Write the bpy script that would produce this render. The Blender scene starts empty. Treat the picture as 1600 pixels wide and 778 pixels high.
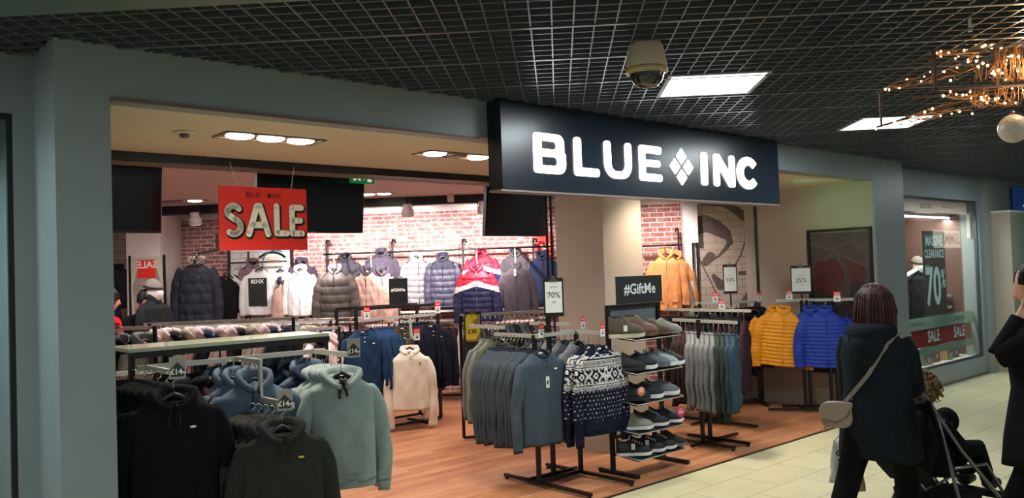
import bpy, bmesh, math, random
from math import sin, cos, pi, sqrt, radians as rad
from mathutils import Vector, Matrix, Euler
random.seed(7)
COL = bpy.context.scene.collection
sc = bpy.context.scene
S2 = sqrt(2)

# ------------------------------------------------------------------ camera
def make_camera():
    F, p, r, y = 1302.0, rad(1.64), rad(-1.96), rad(3.14)
    f = Vector((-sin(y), cos(y), 0)); ri = Vector((cos(y), sin(y), 0)); u = Vector((0, 0, 1))
    f2 = f*cos(p) + u*sin(p); u2 = u*cos(p) - f*sin(p)
    ri2 = ri*cos(r) + u2*sin(r); u3 = u2*cos(r) - ri*sin(r)
    cd = bpy.data.cameras.new('camera'); cd.sensor_width = 36; cd.lens = F/1600*36
    cd.clip_start = .05; cd.clip_end = 100
    co = bpy.data.objects.new('camera', cd); COL.objects.link(co)
    m = Matrix((ri2, u3, -f2)).transposed().to_4x4(); m.translation = Vector((0, 0, 1.70))
    co.matrix_world = m; sc.camera = co
make_camera()
vs = sc.view_settings
vs.view_transform = 'Standard'; vs.look = 'None'; vs.gamma = 1; vs.use_curve_mapping = False
vs.exposure = 0.0
w = bpy.data.worlds.new('world'); sc.world = w; w.use_nodes = True
w.node_tree.nodes['Background'].inputs[0].default_value = (.58, .64, .64, 1)
w.node_tree.nodes['Background'].inputs[1].default_value = .42

def W(s, t, z=0):            # shop-front frame: s runs along the front, t into the shop
    return Vector(((s - t)/S2, (s + t)/S2, z))
DR = pi/4

def area_light(name, loc, size, power, color, rot=(0, 0, 0), sizey=None, spread=None):
    l = bpy.data.lights.new(name, 'AREA'); l.energy = power; l.color = color
    l.size = size
    if sizey: l.shape = 'RECTANGLE'; l.size_y = sizey
    if spread: l.spread = spread
    o = bpy.data.objects.new(name, l); COL.objects.link(o); o.location = loc; o.rotation_euler = rot
    return o
def spot_light(name, loc, target, power, color, angle=70, radius=.05, blend=.6):
    l = bpy.data.lights.new(name, 'SPOT'); l.energy = power; l.color = color
    l.spot_size = rad(angle); l.spot_blend = blend; l.shadow_soft_size = radius
    o = bpy.data.objects.new(name, l); COL.objects.link(o); o.location = loc
    d = Vector(target) - Vector(loc); o.rotation_euler = d.to_track_quat('-Z', 'Y').to_euler()
    return o
COOL = (.86, .96, 1.0); WARM = (1.0, .86, .72); PINK = (1.0, .90, .87)
# the mall's square ceiling panels
PANELS = [(1.01, 5.33), (2.79, 7.13), (-1.4, 1.2), (3.4, 2.6), (-3.8, 2.4), (6.4, 10.8), (1.0, -1.2)]
for i, (x, y) in enumerate(PANELS):
    area_light('panel_light', (x, y, 2.835), .56, 36, COOL)

# ------------------------------------------------------------------ materials
def lin(c):
    return tuple((v/255/12.92) if v/255 <= .04045 else ((v/255 + .055)/1.055)**2.4 for v in c) + (1,)
MATS = {}
def mat(name, rgb, rough=.6, metal=0, spec=.5, bump=0, bscale=60, var=0, vscale=8, emit=0, alpha=None, trans=0, coat=0, sheen=0):
    if name in MATS: return MATS[name]
    m = bpy.data.materials.new(name); m.use_nodes = True; nt = m.node_tree
    b = nt.nodes['Principled BSDF']; c = lin(rgb)
    b.inputs['Base Color'].default_value = c
    b.inputs['Roughness'].default_value = rough; b.inputs['Metallic'].default_value = metal
    b.inputs['Specular IOR Level'].default_value = spec
    if coat: b.inputs['Coat Weight'].default_value = coat
    if sheen: b.inputs['Sheen Weight'].default_value = sheen
    if trans: b.inputs['Transmission Weight'].default_value = trans
    if emit:
        b.inputs['Emission Color'].default_value = c; b.inputs['Emission Strength'].default_value = emit
    if var or bump:
        tc = nt.nodes.new('ShaderNodeTexCoord')
    if var:
        n = nt.nodes.new('ShaderNodeTexNoise'); n.inputs['Scale'].default_value = vscale; n.inputs['Detail'].default_value = 5
        nt.links.new(tc.outputs['Object'], n.inputs['Vector'])
        r = nt.nodes.new('ShaderNodeValToRGB'); r.color_ramp.elements[0].position = .3; r.color_ramp.elements[1].position = .7
        r.color_ramp.elements[0].color = tuple(v*(1 - var) for v in c[:3]) + (1,)
        r.color_ramp.elements[1].color = tuple(min(1, v*(1 + var)) for v in c[:3]) + (1,)
        nt.links.new(n.outputs[0], r.inputs[0]); nt.links.new(r.outputs[0], b.inputs['Base Color'])
    if bump:
        n2 = nt.nodes.new('ShaderNodeTexNoise'); n2.inputs['Scale'].default_value = bscale; n2.inputs['Detail'].default_value = 3
        nt.links.new(tc.outputs['Object'], n2.inputs['Vector'])
        bp = nt.nodes.new('ShaderNodeBump'); bp.inputs['Strength'].default_value = bump; bp.inputs['Distance'].default_value = .01
        nt.links.new(n2.outputs[0], bp.inputs['Height']); nt.links.new(bp.outputs[0], b.inputs['Normal'])
    MATS[name] = m; return m
def fab(name, rgb, var=.12, rough=.95, bump=.25, bscale=180, vscale=25):
    return mat(name, rgb, rough=rough, spec=.15, bump=bump, bscale=bscale, var=var, vscale=vscale)
def puff(name, rgb, rough=.55):
    return mat(name, rgb, rough=rough, spec=.35, bump=.35, bscale=35, var=.08, vscale=10)

def brick_mat(name, c1, c2, mortar, bw=.21, bh=.068, ms=.012, bump=.5, rough=.85, blotch=0.0, blotchc=(200, 190, 185), offset=.5, coord='Object', rot=(pi/2, 0, 0), mn=.1):
    m = bpy.data.materials.new(name); m.use_nodes = True; nt = m.node_tree; b = nt.nodes['Principled BSDF']
    tc = nt.nodes.new('ShaderNodeTexCoord'); mp = nt.nodes.new('ShaderNodeMapping')
    mp.inputs['Rotation'].default_value = rot
    nt.links.new(tc.outputs[coord], mp.inputs['Vector'])
    n0 = nt.nodes.new('ShaderNodeTexNoise'); n0.inputs['Scale'].default_value = 9; nt.links.new(mp.outputs[0], n0.inputs['Vector'])
    ad = nt.nodes.new('ShaderNodeVectorMath'); ad.operation = 'MULTIPLY_ADD'
    nt.links.new(n0.outputs['Color'], ad.inputs[0]); ad.inputs[1].default_value = (.008*mn*10,)*3; nt.links.new(mp.outputs[0], ad.inputs[2])
    br = nt.nodes.new('ShaderNodeTexBrick'); nt.links.new(ad.outputs[0], br.inputs['Vector'])
    br.inputs['Color1'].default_value = lin(c1); br.inputs['Color2'].default_value = lin(c2); br.inputs['Mortar'].default_value = lin(mortar)
    br.inputs['Scale'].default_value = 1; br.inputs['Brick Width'].default_value = bw; br.inputs['Row Height'].default_value = bh
    br.inputs['Mortar Size'].default_value = ms; br.inputs['Mortar Smooth'].default_value = .15; br.offset = offset
    n = nt.nodes.new('ShaderNodeTexNoise'); n.inputs['Scale'].default_value = 14; n.inputs['Detail'].default_value = 6
    nt.links.new(mp.outputs[0], n.inputs['Vector'])
    rp = nt.nodes.new('ShaderNodeValToRGB'); rp.color_ramp.elements[0].position = .5; rp.color_ramp.elements[1].position = .62
    nt.links.new(n.outputs[0], rp.inputs[0])
    mx = nt.nodes.new('ShaderNodeMix'); mx.data_type = 'RGBA'
    mul = nt.nodes.new('ShaderNodeMath'); mul.operation = 'MULTIPLY'; mul.inputs[1].default_value = blotch
    nt.links.new(rp.outputs[0], mul.inputs[0]); nt.links.new(mul.outputs[0], mx.inputs[0])
    nt.links.new(br.outputs['Color'], mx.inputs[6]); mx.inputs[7].default_value = lin(blotchc)
    nt.links.new(mx.outputs[2], b.inputs['Base Color'])
    b.inputs['Roughness'].default_value = rough; b.inputs['Specular IOR Level'].default_value = .2
    bp = nt.nodes.new('ShaderNodeBump'); bp.invert = True; bp.inputs['Strength'].default_value = bump; bp.inputs['Distance'].default_value = .01
    nt.links.new(br.outputs['Fac'], bp.inputs['Height']); nt.links.new(bp.outputs[0], b.inputs['Normal'])
    return m

# ------------------------------------------------------------------ mesh building
class MB:
    def __init__(s): s.v = []; s.f = []; s.mi = []; s.sm = []
    def add(s, vs, fs, mi=0, smooth=False):
        o = len(s.v); s.v += [tuple(v) for v in vs]
        for f in fs: s.f.append(tuple(i + o for i in f)); s.mi.append(mi); s.sm.append(smooth)
        return s
    def box(s, x0, x1, y0, y1, z0, z1, mi=0, M=None):
        vs = [Vector((x, y, z)) for x in (x0, x1) for y in (y0, y1) for z in (z0, z1)]
        if M is not None: vs = [M @ v for v in vs]
        return s.add(vs, [(0, 1, 3, 2), (4, 6, 7, 5), (0, 4, 5, 1), (2, 3, 7, 6), (0, 2, 6, 4), (1, 5, 7, 3)], mi)
    def bar(s, a, b, w, h=None, mi=0):          # square bar from a to b
        a = Vector(a); b = Vector(b); h = h or w; d = (b - a).normalized()
        up = Vector((0, 0, 1)) if abs(d.z) < .9 else Vector((0, 1, 0))
        x = d.cross(up).normalized(); y = x.cross(d).normalized()
        vs = [p + x*sx*w/2 + y*sy*h/2 for p in (a, b) for sx, sy in ((-1, -1), (1, -1), (1, 1), (-1, 1))]
        return s.add(vs, [(0, 1, 2, 3)[::-1], (4, 5, 6, 7), (0, 4, 5, 1)[::-1], (1, 5, 6, 2)[::-1], (2, 6, 7, 3)[::-1], (3, 7, 4, 0)[::-1]][:], mi)
    def tube(s, pts, r, n=8, mi=0, cap=True, fl=1.0, flax=None):   # round tube along points, r number or list
        pts = [Vector(p) for p in pts]; rr = r if isinstance(r, (list, tuple)) else [r]*len(pts)
        vs = []; fs = []; prev = None
        for i, p in enumerate(pts):
            d = (pts[min(i + 1, len(pts) - 1)] - pts[max(i - 1, 0)]).normalized()
            if prev is None:
                up = Vector((0, 1, 0)) if abs(d.y) < .9 else Vector((1, 0, 0))
                x = d.cross(up).normalized()
            else:
                x = (prev - d*prev.dot(d)).normalized()
            prev = x; y = d.cross(x)
            for k in range(n):
                a = 2*pi*k/n; q = x*cos(a)*rr[i] + y*sin(a)*rr[i]
                if fl != 1: q.y *= fl
                vs.append(p + q)
        for i in range(len(pts) - 1):
            for k in range(n):
                fs.append((i*n + k, i*n + (k + 1) % n, (i + 1)*n + (k + 1) % n, (i + 1)*n + k))
        if cap: fs.append(tuple(range(n))[::-1]); fs.append(tuple((len(pts) - 1)*n + k for k in range(n)))
        return s.add(vs, fs, mi, True)
    def rings(s, R, mi=0, cap0=True, cap1=True, smooth=True, mfun=None):   # loft of point rings
        n = len(R[0]); vs = [p for r in R for p in r]; o = len(s.v); s.v += [tuple(v) for v in vs]
        for i in range(len(R) - 1):
            for k in range(n):
                f = (i*n + k, (i + 1)*n + k, (i + 1)*n + (k + 1) % n, i*n + (k + 1) % n)
                s.f.append(tuple(j + o for j in f))
                if mfun:
                    c = sum((Vector(vs[j]) for j in f), Vector())/4; s.mi.append(mfun(c, i, k))
                else: s.mi.append(mi)
                s.sm.append(smooth)
        if cap0: s.f.append(tuple(o + k for k in range(n))); s.mi.append(mi); s.sm.append(False)
        if cap1: s.f.append(tuple(o + (len(R) - 1)*n + k for k in range(n))[::-1]); s.mi.append(mi); s.sm.append(False)
        return s
    def lathe(s, prof, n=24, mi=0, M=None, cap=True):
        R = [[(r*cos(2*pi*k/n), r*sin(2*pi*k/n), z) for k in range(n)] for r, z in prof]
        if M is not None: R = [[M @ Vector(p) for p in r] for r in R]
        return s.rings(R, mi, cap, cap)
    def prism(s, poly, y0, y1, mi=0, M=None):      # polygon in x,z extruded along y
        n = len(poly); vs = [Vector((x, y, z)) for y in (y0, y1) for x, z in poly]
        if M is not None: vs = [M @ v for v in vs]
        fs = [tuple(range(n)), tuple(range(n, 2*n))[::-1]] + [(i, i + n, (i + 1) % n + n, (i + 1) % n) for i in range(n)]
        return s.add(vs, fs, mi)
    def ribbon(s, pts, wd, y=0, mi=0, n=10):        # flat stroke in x,z at depth y facing -y
        for i in range(len(pts) - 1):
            a = Vector(pts[i]); b = Vector(pts[i + 1]); d = b - a
            if d.length < 1e-6: continue
            d.normalize(); q = Vector((-d.y, d.x))*wd/2
            s.add([(a + q)[:1] + (y,) + (a + q)[1:], (a - q)[:1] + (y,) + (a - q)[1:], (b - q)[:1] + (y,) + (b - q)[1:], (b + q)[:1] + (y,) + (b + q)[1:]], [(0, 1, 2, 3)], mi)
        for p in pts:
            s.add([(p[0] + wd/2*cos(2*pi*k/n), y, p[1] + wd/2*sin(2*pi*k/n)) for k in range(n)], [tuple(range(n))], mi)
        return s
    def mesh(s, name, mats, recalc=True, bevel=0):
        me = bpy.data.meshes.new(name); me.from_pydata(s.v, [], s.f)
        for m in (mats if isinstance(mats, (list, tuple)) else [mats]): me.materials.append(m)
        me.polygons.foreach_set('material_index', s.mi); me.polygons.foreach_set('use_smooth', s.sm)
        if recalc or bevel:
            bm = bmesh.new(); bm.from_mesh(me)
            if bevel:
                bmesh.ops.remove_doubles(bm, verts=bm.verts, dist=1e-6)
                bmesh.ops.bevel(bm, geom=[e for e in bm.edges if len(e.link_faces) == 2 and e.calc_face_angle(0) > .6], offset=bevel, segments=1, affect='EDGES')
            bmesh.ops.recalc_face_normals(bm, faces=bm.faces); bm.to_mesh(me); bm.free()
        me.update(); return me

def link(name, me, parent=None, loc=(0, 0, 0), rot=(0, 0, 0), label=None):
    o = bpy.data.objects.new(name, me); COL.objects.link(o); o.location = loc; o.rotation_euler = rot
    if parent: o.parent = parent
    if label: o['label'] = label
    return o
def part(name, mb, mats, parent, label=None, recalc=True, bevel=0):
    return link(name, mb.mesh(name, mats, recalc, bevel), parent, label=label)
def tag(o, label, cat, group=None, kind=None):
    o['label'] = label; o['category'] = cat
    if group: o['group'] = group
    if kind: o['kind'] = kind
    return o
def thing(name, label, cat, loc=(0, 0, 0), rotz=0, group=None, rot=None):
    o = bpy.data.objects.new(name, None); COL.objects.link(o); o.empty_display_size = .05
    o.location = loc; o.rotation_euler = rot or (0, 0, rotz); return tag(o, label, cat, group)
def struct(name, mb, mats, rotz=0, loc=(0, 0, 0), parent=None, recalc=True):
    o = link(name, mb.mesh(name, mats, recalc), parent, loc, (0, 0, rotz))
    if not parent: o['kind'] = 'structure'
    return o
def text_mesh(s, size, m, ext=0, align='CENTER', bold=0, spacing=1.0, xs=1.0):
    cu = bpy.data.curves.new('lettering', 'FONT'); cu.body = s; cu.size = size; cu.extrude = ext
    cu.align_x = align; cu.align_y = 'CENTER'; cu.offset = bold; cu.space_character = spacing; cu.resolution_u = 3
    o = bpy.data.objects.new('lettering', cu); COL.objects.link(o)
    me = bpy.data.meshes.new_from_object(o.evaluated_get(bpy.context.evaluated_depsgraph_get()))
    bpy.data.objects.remove(o); bpy.data.curves.remove(cu)
    for v in me.vertices: v.co.x *= xs
    me.materials.clear(); me.materials.append(m); return me
def lettering(s, size, m, parent, loc, ext=0, bold=0, mirror=False, name='lettering', spacing=1.0, xs=1.0, rot=None, label=None):
    me = text_mesh(s, size, m, ext, bold=bold, spacing=spacing, xs=-xs if mirror else xs)
    return link(name, me, parent, loc, rot or (pi/2, 0, 0), label)
def curve_shape(name, splines, m, ext, parent, loc, label=None):
    cu = bpy.data.curves.new(name, 'CURVE'); cu.dimensions = '2D'; cu.fill_mode = 'BOTH'; cu.extrude = ext
    for pts in splines:
        sp = cu.splines.new('POLY'); sp.points.add(len(pts) - 1); sp.use_cyclic_u = True
        for q, (x, y) in zip(sp.points, pts): q.co = (x, y, 0, 1)
    o = bpy.data.objects.new(name, cu); COL.objects.link(o)
    me = bpy.data.meshes.new_from_object(o.evaluated_get(bpy.context.evaluated_depsgraph_get()))
    bpy.data.objects.remove(o); bpy.data.curves.remove(cu)
    me.materials.clear(); me.materials.append(m)
    return link(name, me, parent, loc, (pi/2, 0, 0), label)
def rpoly(P, k=1.0, seg=5):                       # polygon with rounded corners (x, y, r)
    out = []; n = len(P)
    for i in range(n):
        p = Vector(P[i][:2]); r = P[i][2]; a = Vector(P[i - 1][:2]) - p; b = Vector(P[(i + 1) % n][:2]) - p
        la, lb = a.length, b.length; a.normalize(); b.normalize()
        half = max(.05, math.acos(max(-1, min(1, a.dot(b))))/2); d = min(r/math.tan(half), la*.48, lb*.48); r2 = d*math.tan(half)
        c = p + (a + b).normalized()*(r2/sin(half)); s0 = p + a*d - c; s1 = p + b*d - c
        a0 = math.atan2(s0.y, s0.x); a1 = math.atan2(s1.y, s1.x); da = (a1 - a0 + pi) % (2*pi) - pi
        for j in range(seg + 1):
            t = a0 + da*j/seg; out.append(((c.x + r2*cos(t))*k, (c.y + r2*sin(t))*k))
    return out

# ------------------------------------------------------------------ common materials
M_paint = mat('grey_paint', (128, 138, 140), rough=.45, var=.03, vscale=3)
M_taupe = mat('taupe_paint', (170, 157, 142), rough=.75, var=.02)
M_white = mat('white_paint', (215, 208, 205), rough=.7)
M_soffit = mat('soffit_paint', (205, 190, 168), rough=.8)
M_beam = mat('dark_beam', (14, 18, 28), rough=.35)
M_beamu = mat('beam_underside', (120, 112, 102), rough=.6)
M_pinkc = mat('inner_ceiling', (196, 174, 168), rough=.85)  # white paint; the warm pink of the light is put into its colour
M_blk = mat('black_metal', (22, 20, 20), rough=.4, metal=.2)
M_blkp = mat('black_plastic', (16, 16, 17), rough=.35)
M_chr = mat('chrome', (200, 196, 190), rough=.25, metal=1)
M_rail = mat('grey_rail', (186, 186, 176), rough=.4, metal=.25)
M_card = mat('white_card', (226, 230, 228), rough=.6)
M_red = mat('sale_red', (232, 44, 36), rough=.5)
M_ink = mat('black_ink', (18, 18, 18), rough=.6)
M_cream = mat('cream_ink', (252, 250, 240), rough=.6)
M_yel = mat('yellow_card', (226, 214, 30), rough=.6)
M_gcard = mat('grey_card', (150, 148, 144), rough=.5)
M_dgrey = mat('dark_grey_card', (48, 46, 46), rough=.6)
M_sign = mat('navy_sign', (20, 30, 42), rough=.28)
M_lit = mat('lit_letters', (255, 255, 255), emit=3)

# ------------------------------------------------------------------ the setting
CH = 2.85; OH = 2.605
# floors
def floor_wood():
    m = bpy.data.materials.new('wood_floor'); m.use_nodes = True; nt = m.node_tree; b = nt.nodes['Principled BSDF']
    tc = nt.nodes.new('ShaderNodeTexCoord'); mp = nt.nodes.new('ShaderNodeMapping'); mp.inputs['Rotation'].default_value = (0, 0, 0)
    nt.links.new(tc.outputs['Object'], mp.inputs[0])
    br = nt.nodes.new('ShaderNodeTexBrick'); nt.links.new(mp.outputs[0], br.inputs[0]); br.inputs['Scale'].default_value = 1
    br.inputs['Brick Width'].default_value = 1.2; br.inputs['Row Height'].default_value = .095; br.inputs['Mortar Size'].default_value = .0012
    br.inputs['Color1'].default_value = lin((190, 134, 96)); br.inputs['Color2'].default_value = lin((166, 108, 74)); br.inputs['Mortar'].default_value = lin((120, 66, 44))
    mp2 = nt.nodes.new('ShaderNodeMapping'); mp2.inputs['Scale'].default_value = (1.2, 14, 1); nt.links.new(tc.outputs['Object'], mp2.inputs[0])
    n = nt.nodes.new('ShaderNodeTexNoise'); n.inputs['Scale'].default_value = 2.2; n.inputs['Detail'].default_value = 7; nt.links.new(mp2.outputs[0], n.inputs[0])
    mx = nt.nodes.new('ShaderNodeMix'); mx.data_type = 'RGBA'; mx.blend_type = 'OVERLAY'; mx.inputs[0].default_value = .55
    nt.links.new(br.outputs[0], mx.inputs[6]); nt.links.new(n.outputs[0], mx.inputs[7])
    nt.links.new(mx.outputs[2], b.inputs['Base Color']); b.inputs['Roughness'].default_value = .38; b.inputs['Specular IOR Level'].default_value = .35
    return m
def floor_tile():
    m = bpy.data.materials.new('mall_tile'); m.use_nodes = True; nt = m.node_tree; b = nt.nodes['Principled BSDF']
    tc = nt.nodes.new('ShaderNodeTexCoord')
    mp = nt.nodes.new('ShaderNodeMapping'); mp.inputs['Location'].default_value = (0.1, 4.227, 0); nt.links.new(tc.outputs['Object'], mp.inputs[0])
    br = nt.nodes.new('ShaderNodeTexBrick'); nt.links.new(mp.outputs[0], br.inputs[0]); br.inputs['Scale'].default_value = 1; br.offset = .5
    br.inputs['Brick Width'].default_value = .62; br.inputs['Row Height'].default_value = .385; br.inputs['Mortar Size'].default_value = .0025
    br.inputs['Color1'].default_value = lin((214, 206, 166)); br.inputs['Color2'].default_value = lin((202, 196, 158)); br.inputs['Mortar'].default_value = lin((84, 86, 76))
    n = nt.nodes.new('ShaderNodeTexNoise'); n.inputs['Scale'].default_value = 3; n.inputs['Detail'].default_value = 8; nt.links.new(tc.outputs['Object'], n.inputs[0])
    mx = nt.nodes.new('ShaderNodeMix'); mx.data_type = 'RGBA'; mx.blend_type = 'OVERLAY'; mx.inputs[0].default_value = .25
    nt.links.new(br.outputs[0], mx.inputs[6]); nt.links.new(n.outputs[0], mx.inputs[7]); nt.links.new(mx.outputs[2], b.inputs['Base Color'])
    b.inputs['Roughness'].default_value = .3; b.inputs['Specular IOR Level'].default_value = .4
    return m
# floor pieces are rotated 45 degrees so their local x runs along the shop front
struct('floor', MB().box(-8, 9.45, 4.227, 16, -.05, 0), floor_wood(), DR)
struct('floor', MB().box(-9, 36, -4, 4.227, -.05, 0).box(9.45, 36, 4.227, 7.5, -.05, -.001), floor_tile(), DR)
struct('trim_threshold', MB().box(1.24, 9.45, 4.215, 4.245, 0, .005), mat('threshold', (60, 52, 44), rough=.4, metal=.5), DR)

# mall ceiling: open square grid with a dark void above
g = MB(); gx0, gx1, gy0, gy1 = -4.2, 20, .9, 20
nx = int((gx1 - gx0)/.1); ny = int((gy1 - gy0)/.1)
def in_panel(x, y): return any(abs(x - a) < .3 and abs(y - b) < .3 for a, b in PANELS)
for i in range(nx + 1):
    x = gx0 + .01 + i*.1; hh = .034
    g.box(x - .0035, x + .0035, max(gy0, 0.9), gy1, CH, CH + hh)
for j in range(ny + 1):
    y = gy0 + .01 + j*.1
    th = .0035
    g.box(gx0, gx1, y - th, y + th, CH, CH + .034)
M_grid = mat('grid_metal', (128, 134, 140), rough=.3, metal=.75)
struct('ceiling', g, M_grid, recalc=False)
g = MB()
for k in range(0, 32):
    y = 3.9 + .6*(k - 4)
    if gy0 < y < gy1: g.box(gx0, gx1, y - .012, y + .012, CH - .004, CH + .05)
struct('trim_1', g, M_grid, recalc=False)
g = MB(); g.box(gx0 - 1, 4.2, 3.08, 3.34, CH - .006, CH + .05)
struct('trim_2', g, mat('grid_edge_plate', (92, 108, 108), rough=.4, metal=.3))
g = MB(); g.box(gx0 - 2, gx1, -1, gy1, 3.55, 3.6)
struct('ceiling', g, mat('ceiling_void', (26, 27, 32), rough=.95))
for i in range(4):          # services in the void
    t = MB(); t.tube([(-4 + .3*i, 2.2 + 2.6*i, 3.35), (14, 2.2 + 2.6*i, 3.35)], .09 + .03*(i % 2), 12)
    o = part('service_duct', t, mat('duct', (60, 62, 66), rough=.5, metal=.5), None)
    tag(o, ['round duct above the ceiling grid nearest the front', 'thicker round duct second from the front above the grid', 'round duct third from the front above the grid', 'farthest thick round duct above the ceiling grid'][i], 'duct')
for i, (x, y) in enumerate(PANELS[:2] + PANELS[5:6]):
    o = thing('ceiling_light', ['bright square ceiling panel beside the security camera', 'bright square ceiling panel behind the star decoration', 'far bright ceiling panel along the mall'][i], 'ceiling light', (x, y, CH))
    part('frame', MB().box(-.31, .31, -.31, -.285, -.004, .04).box(-.31, .31, .285, .31, -.004, .04).box(-.31, -.285, -.285, .285, -.004, .04).box(.285, .31, -.285, .285, -.004, .04).box(-.285, .285, -.19, -.184, -.006, .0), mat('panel_frame', (170, 176, 180), rough=.4, metal=.5), o)
    part('diffuser', MB().box(-.285, .285, -.285, .285, -.002, .02), mat('panel_glow', (240, 250, 255), emit=5), o)

# shop front: fascia, pillars
g = MB(); g.box(.992, 9.8, 4.227, 4.40, OH, CH + .01).box(.992, 1.234, 4.40, 5.6, OH, CH + .01); struct('wall_front_fascia', g, M_paint, DR)
g = MB(); g.box(.992, 1.234, 4.227, 5.6, 0, OH); struct('wall_front_left', g, M_paint, DR)
g = MB(); g.box(1.236, 3.52, 4.215, 4.232, OH - .012, OH); struct('trim_3', g, mat('fascia_lip', (110, 84, 74), rough=.5), DR)
g = MB(); g.box(9.262, 10.03, 4.227, 4.25, 0, OH).box(9.5, 10.03, 4.25, 5.2, 0, OH).box(9.8, 10.03, 4.227, 5.2, OH, CH + .01); struct('wall_front_right', g, M_paint, DR)
# left neighbour glazing
g = MB(); g.box(-1.6, .992, 4.62, 4.72, 2.56, CH + .01).box(.90, .992, 4.62, 4.72, 0, 2.56)
struct('wall_left_neighbour', g, M_paint, DR)
g = MB(); g.box(-1.6, .90, 4.63, 4.66, 2.53, 2.56).box(.875, .90, 4.63, 4.66, 0, 2.53)
struct('window_1', g, M_blk, DR)
def glass_mat(name, tint=(235, 245, 245), rough=.0):
    m = bpy.data.materials.new(name); m.use_nodes = True; nt = m.node_tree
    for n in list(nt.nodes): nt.nodes.remove(n)
    out = nt.nodes.new('ShaderNodeOutputMaterial'); tr = nt.nodes.new('ShaderNodeBsdfTransparent'); gl = nt.nodes.new('ShaderNodeBsdfGlossy')
    tr.inputs[0].default_value = lin(tint); gl.inputs['Roughness'].default_value = rough; gl.inputs['Color'].default_value = (.95, .97, .97, 1)
    ge = nt.nodes.new('ShaderNodeNewGeometry'); dt = nt.nodes.new('ShaderNodeVectorMath'); dt.operation = 'DOT_PRODUCT'
    nt.links.new(ge.outputs['Normal'], dt.inputs[0]); nt.links.new(ge.outputs['Incoming'], dt.inputs[1])
    def mth(op, a, b=None):
        n = nt.nodes.new('ShaderNodeMath'); n.operation = op
        for i, v in enumerate((a, b)):
            if v is None: continue
            if isinstance(v, (int, float)): n.inputs[i].default_value = v
            else: nt.links.new(v, n.inputs[i])
        return n.outputs[0]
    c_ = mth('SUBTRACT', 1.0, mth('ABSOLUTE', dt.outputs['Value'])); f_ = mth('ADD', mth('MULTIPLY', mth('POWER', c_, 5.0), .96), .04)
    mx = nt.nodes.new('ShaderNodeMixShader')
    nt.links.new(f_, mx.inputs[0]); nt.links.new(tr.outputs[0], mx.inputs[1]); nt.links.new(gl.outputs[0], mx.inputs[2]); nt.links.new(mx.outputs[0], out.inputs[0])
    return m
M_glass = glass_mat('shop_glass')
w1 = [o for o in COL.objects if o.name == 'window_1'][0]
part('pane', MB().box(-1.6, .875, 4.64, 4.648, 0, 2.53), M_glass, w1)
g = MB(); g.box(-1.6, 1.0, 5.6, 5.65, 0, CH); struct('wall_left_neighbour_back', g, mat('neighbour_wall', (150, 156, 150), rough=.7), DR)

# soffit, front beam, inner ceiling
g = MB(); g.box(1.0, 9.4, 4.40, 5.86, OH, OH + .06); struct('ceiling_soffit', g, M_soffit, DR)
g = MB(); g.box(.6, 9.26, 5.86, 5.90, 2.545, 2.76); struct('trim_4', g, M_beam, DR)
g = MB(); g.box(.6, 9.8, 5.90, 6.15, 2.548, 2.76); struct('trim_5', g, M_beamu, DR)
g = MB(); g.add([W(-3, 6.1, 2.75), W(10.1, 6.1, 2.75), (2.9, 12.5, 2.75), (-11, 12.5, 2.75), (-9, 4, 2.75)], [(0, 1, 2, 3, 4)])
struct('ceiling_shop', g, M_pinkc)
# back beam
g = MB(); g.box(-6.5, .78, 10.9, 11.05, 2.635, 2.75); struct('trim_6', g, M_beam)
g = MB(); g.add([(-6.5, 10.9, 2.635), (-4.9, 10.9, 2.635), (-5.6, 12.2, 2.6), (-6.5, 12.2, 2.6)], [(0, 1, 2, 3)])
# back walls
M_brick = brick_mat('red_brick', (164, 114, 108), (140, 92, 88), (220, 202, 196), .205, .062, .0065, blotch=.5, blotchc=(206, 172, 164), mn=.06)
g = MB(); g.box(-5.64, .9, 12.2, 12.3, 0, 2.645); struct('wall_back', g, M_brick)
g = MB(); g.box(-5.9, .9, 12.19, 12.3, 2.645, 2.76); struct('wall_back_top', g, M_white)
g = MB(); g.box(.78, .9, 9.0, 12.2, 0, 2.76); struct('wall_return', g, M_white)
M_brick2 = brick_mat('red_brick_right', (162, 108, 102), (138, 84, 80), (214, 194, 188), .185, .0635, .0065, blotch=.35, blotchc=(196, 160, 152), mn=.06)
g = MB(); g.box(.9, 1.66, 10.85, 10.95, 0, 2.52); struct('wall_back_right', g, M_brick2)
g = MB(); g.box(.9, 1.8, 10.84, 10.95, 2.52, 2.76); struct('wall_back_right_top', g, M_white)
g = MB(); g.box(1.60, 1.69, 10.62, 10.85, 0, 2.76).box(1.69, 1.775, 10.62, 10.85, 2.0, 2.76).box(1.72, 1.755, 10.7, 10.8, 0, 2.0); struct('wall_column_right', g, M_white)
g = MB(); g.box(1.70, 1.715, 10.68, 10.7, 0, 2.0).box(1.76, 1.775, 10.68, 10.7, 0, 2.0); struct('trim_7', g, M_blk)
# left column and script wall
g = MB(); g.add([(x, y, z) for z in (0, 2.76) for x, y in ((-5.74, 10.8), (-5.28, 10.8), (-5.64, 12.25), (-6.2, 12.25))], [(0, 1, 2, 3), (7, 6, 5, 4), (0, 1, 5, 4), (1, 2, 6, 5), (2, 3, 7, 6), (3, 0, 4, 7)])
struct('wall_column_left', g, M_white)
g = MB(); g.box(-8.5, -5.7, 12.2, 12.3, 0, 2.76); struct('wall_back_left', g, brick_mat('white_brick', (206, 200, 196), (190, 184, 180), (150, 144, 142), .3, .1, .006, blotch=.2, blotchc=(160, 150, 150)))
g = MB(); g.box(-9, -8.9, 5, 12.3, 0, 2.76); struct('wall_left', g, M_white)
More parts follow.
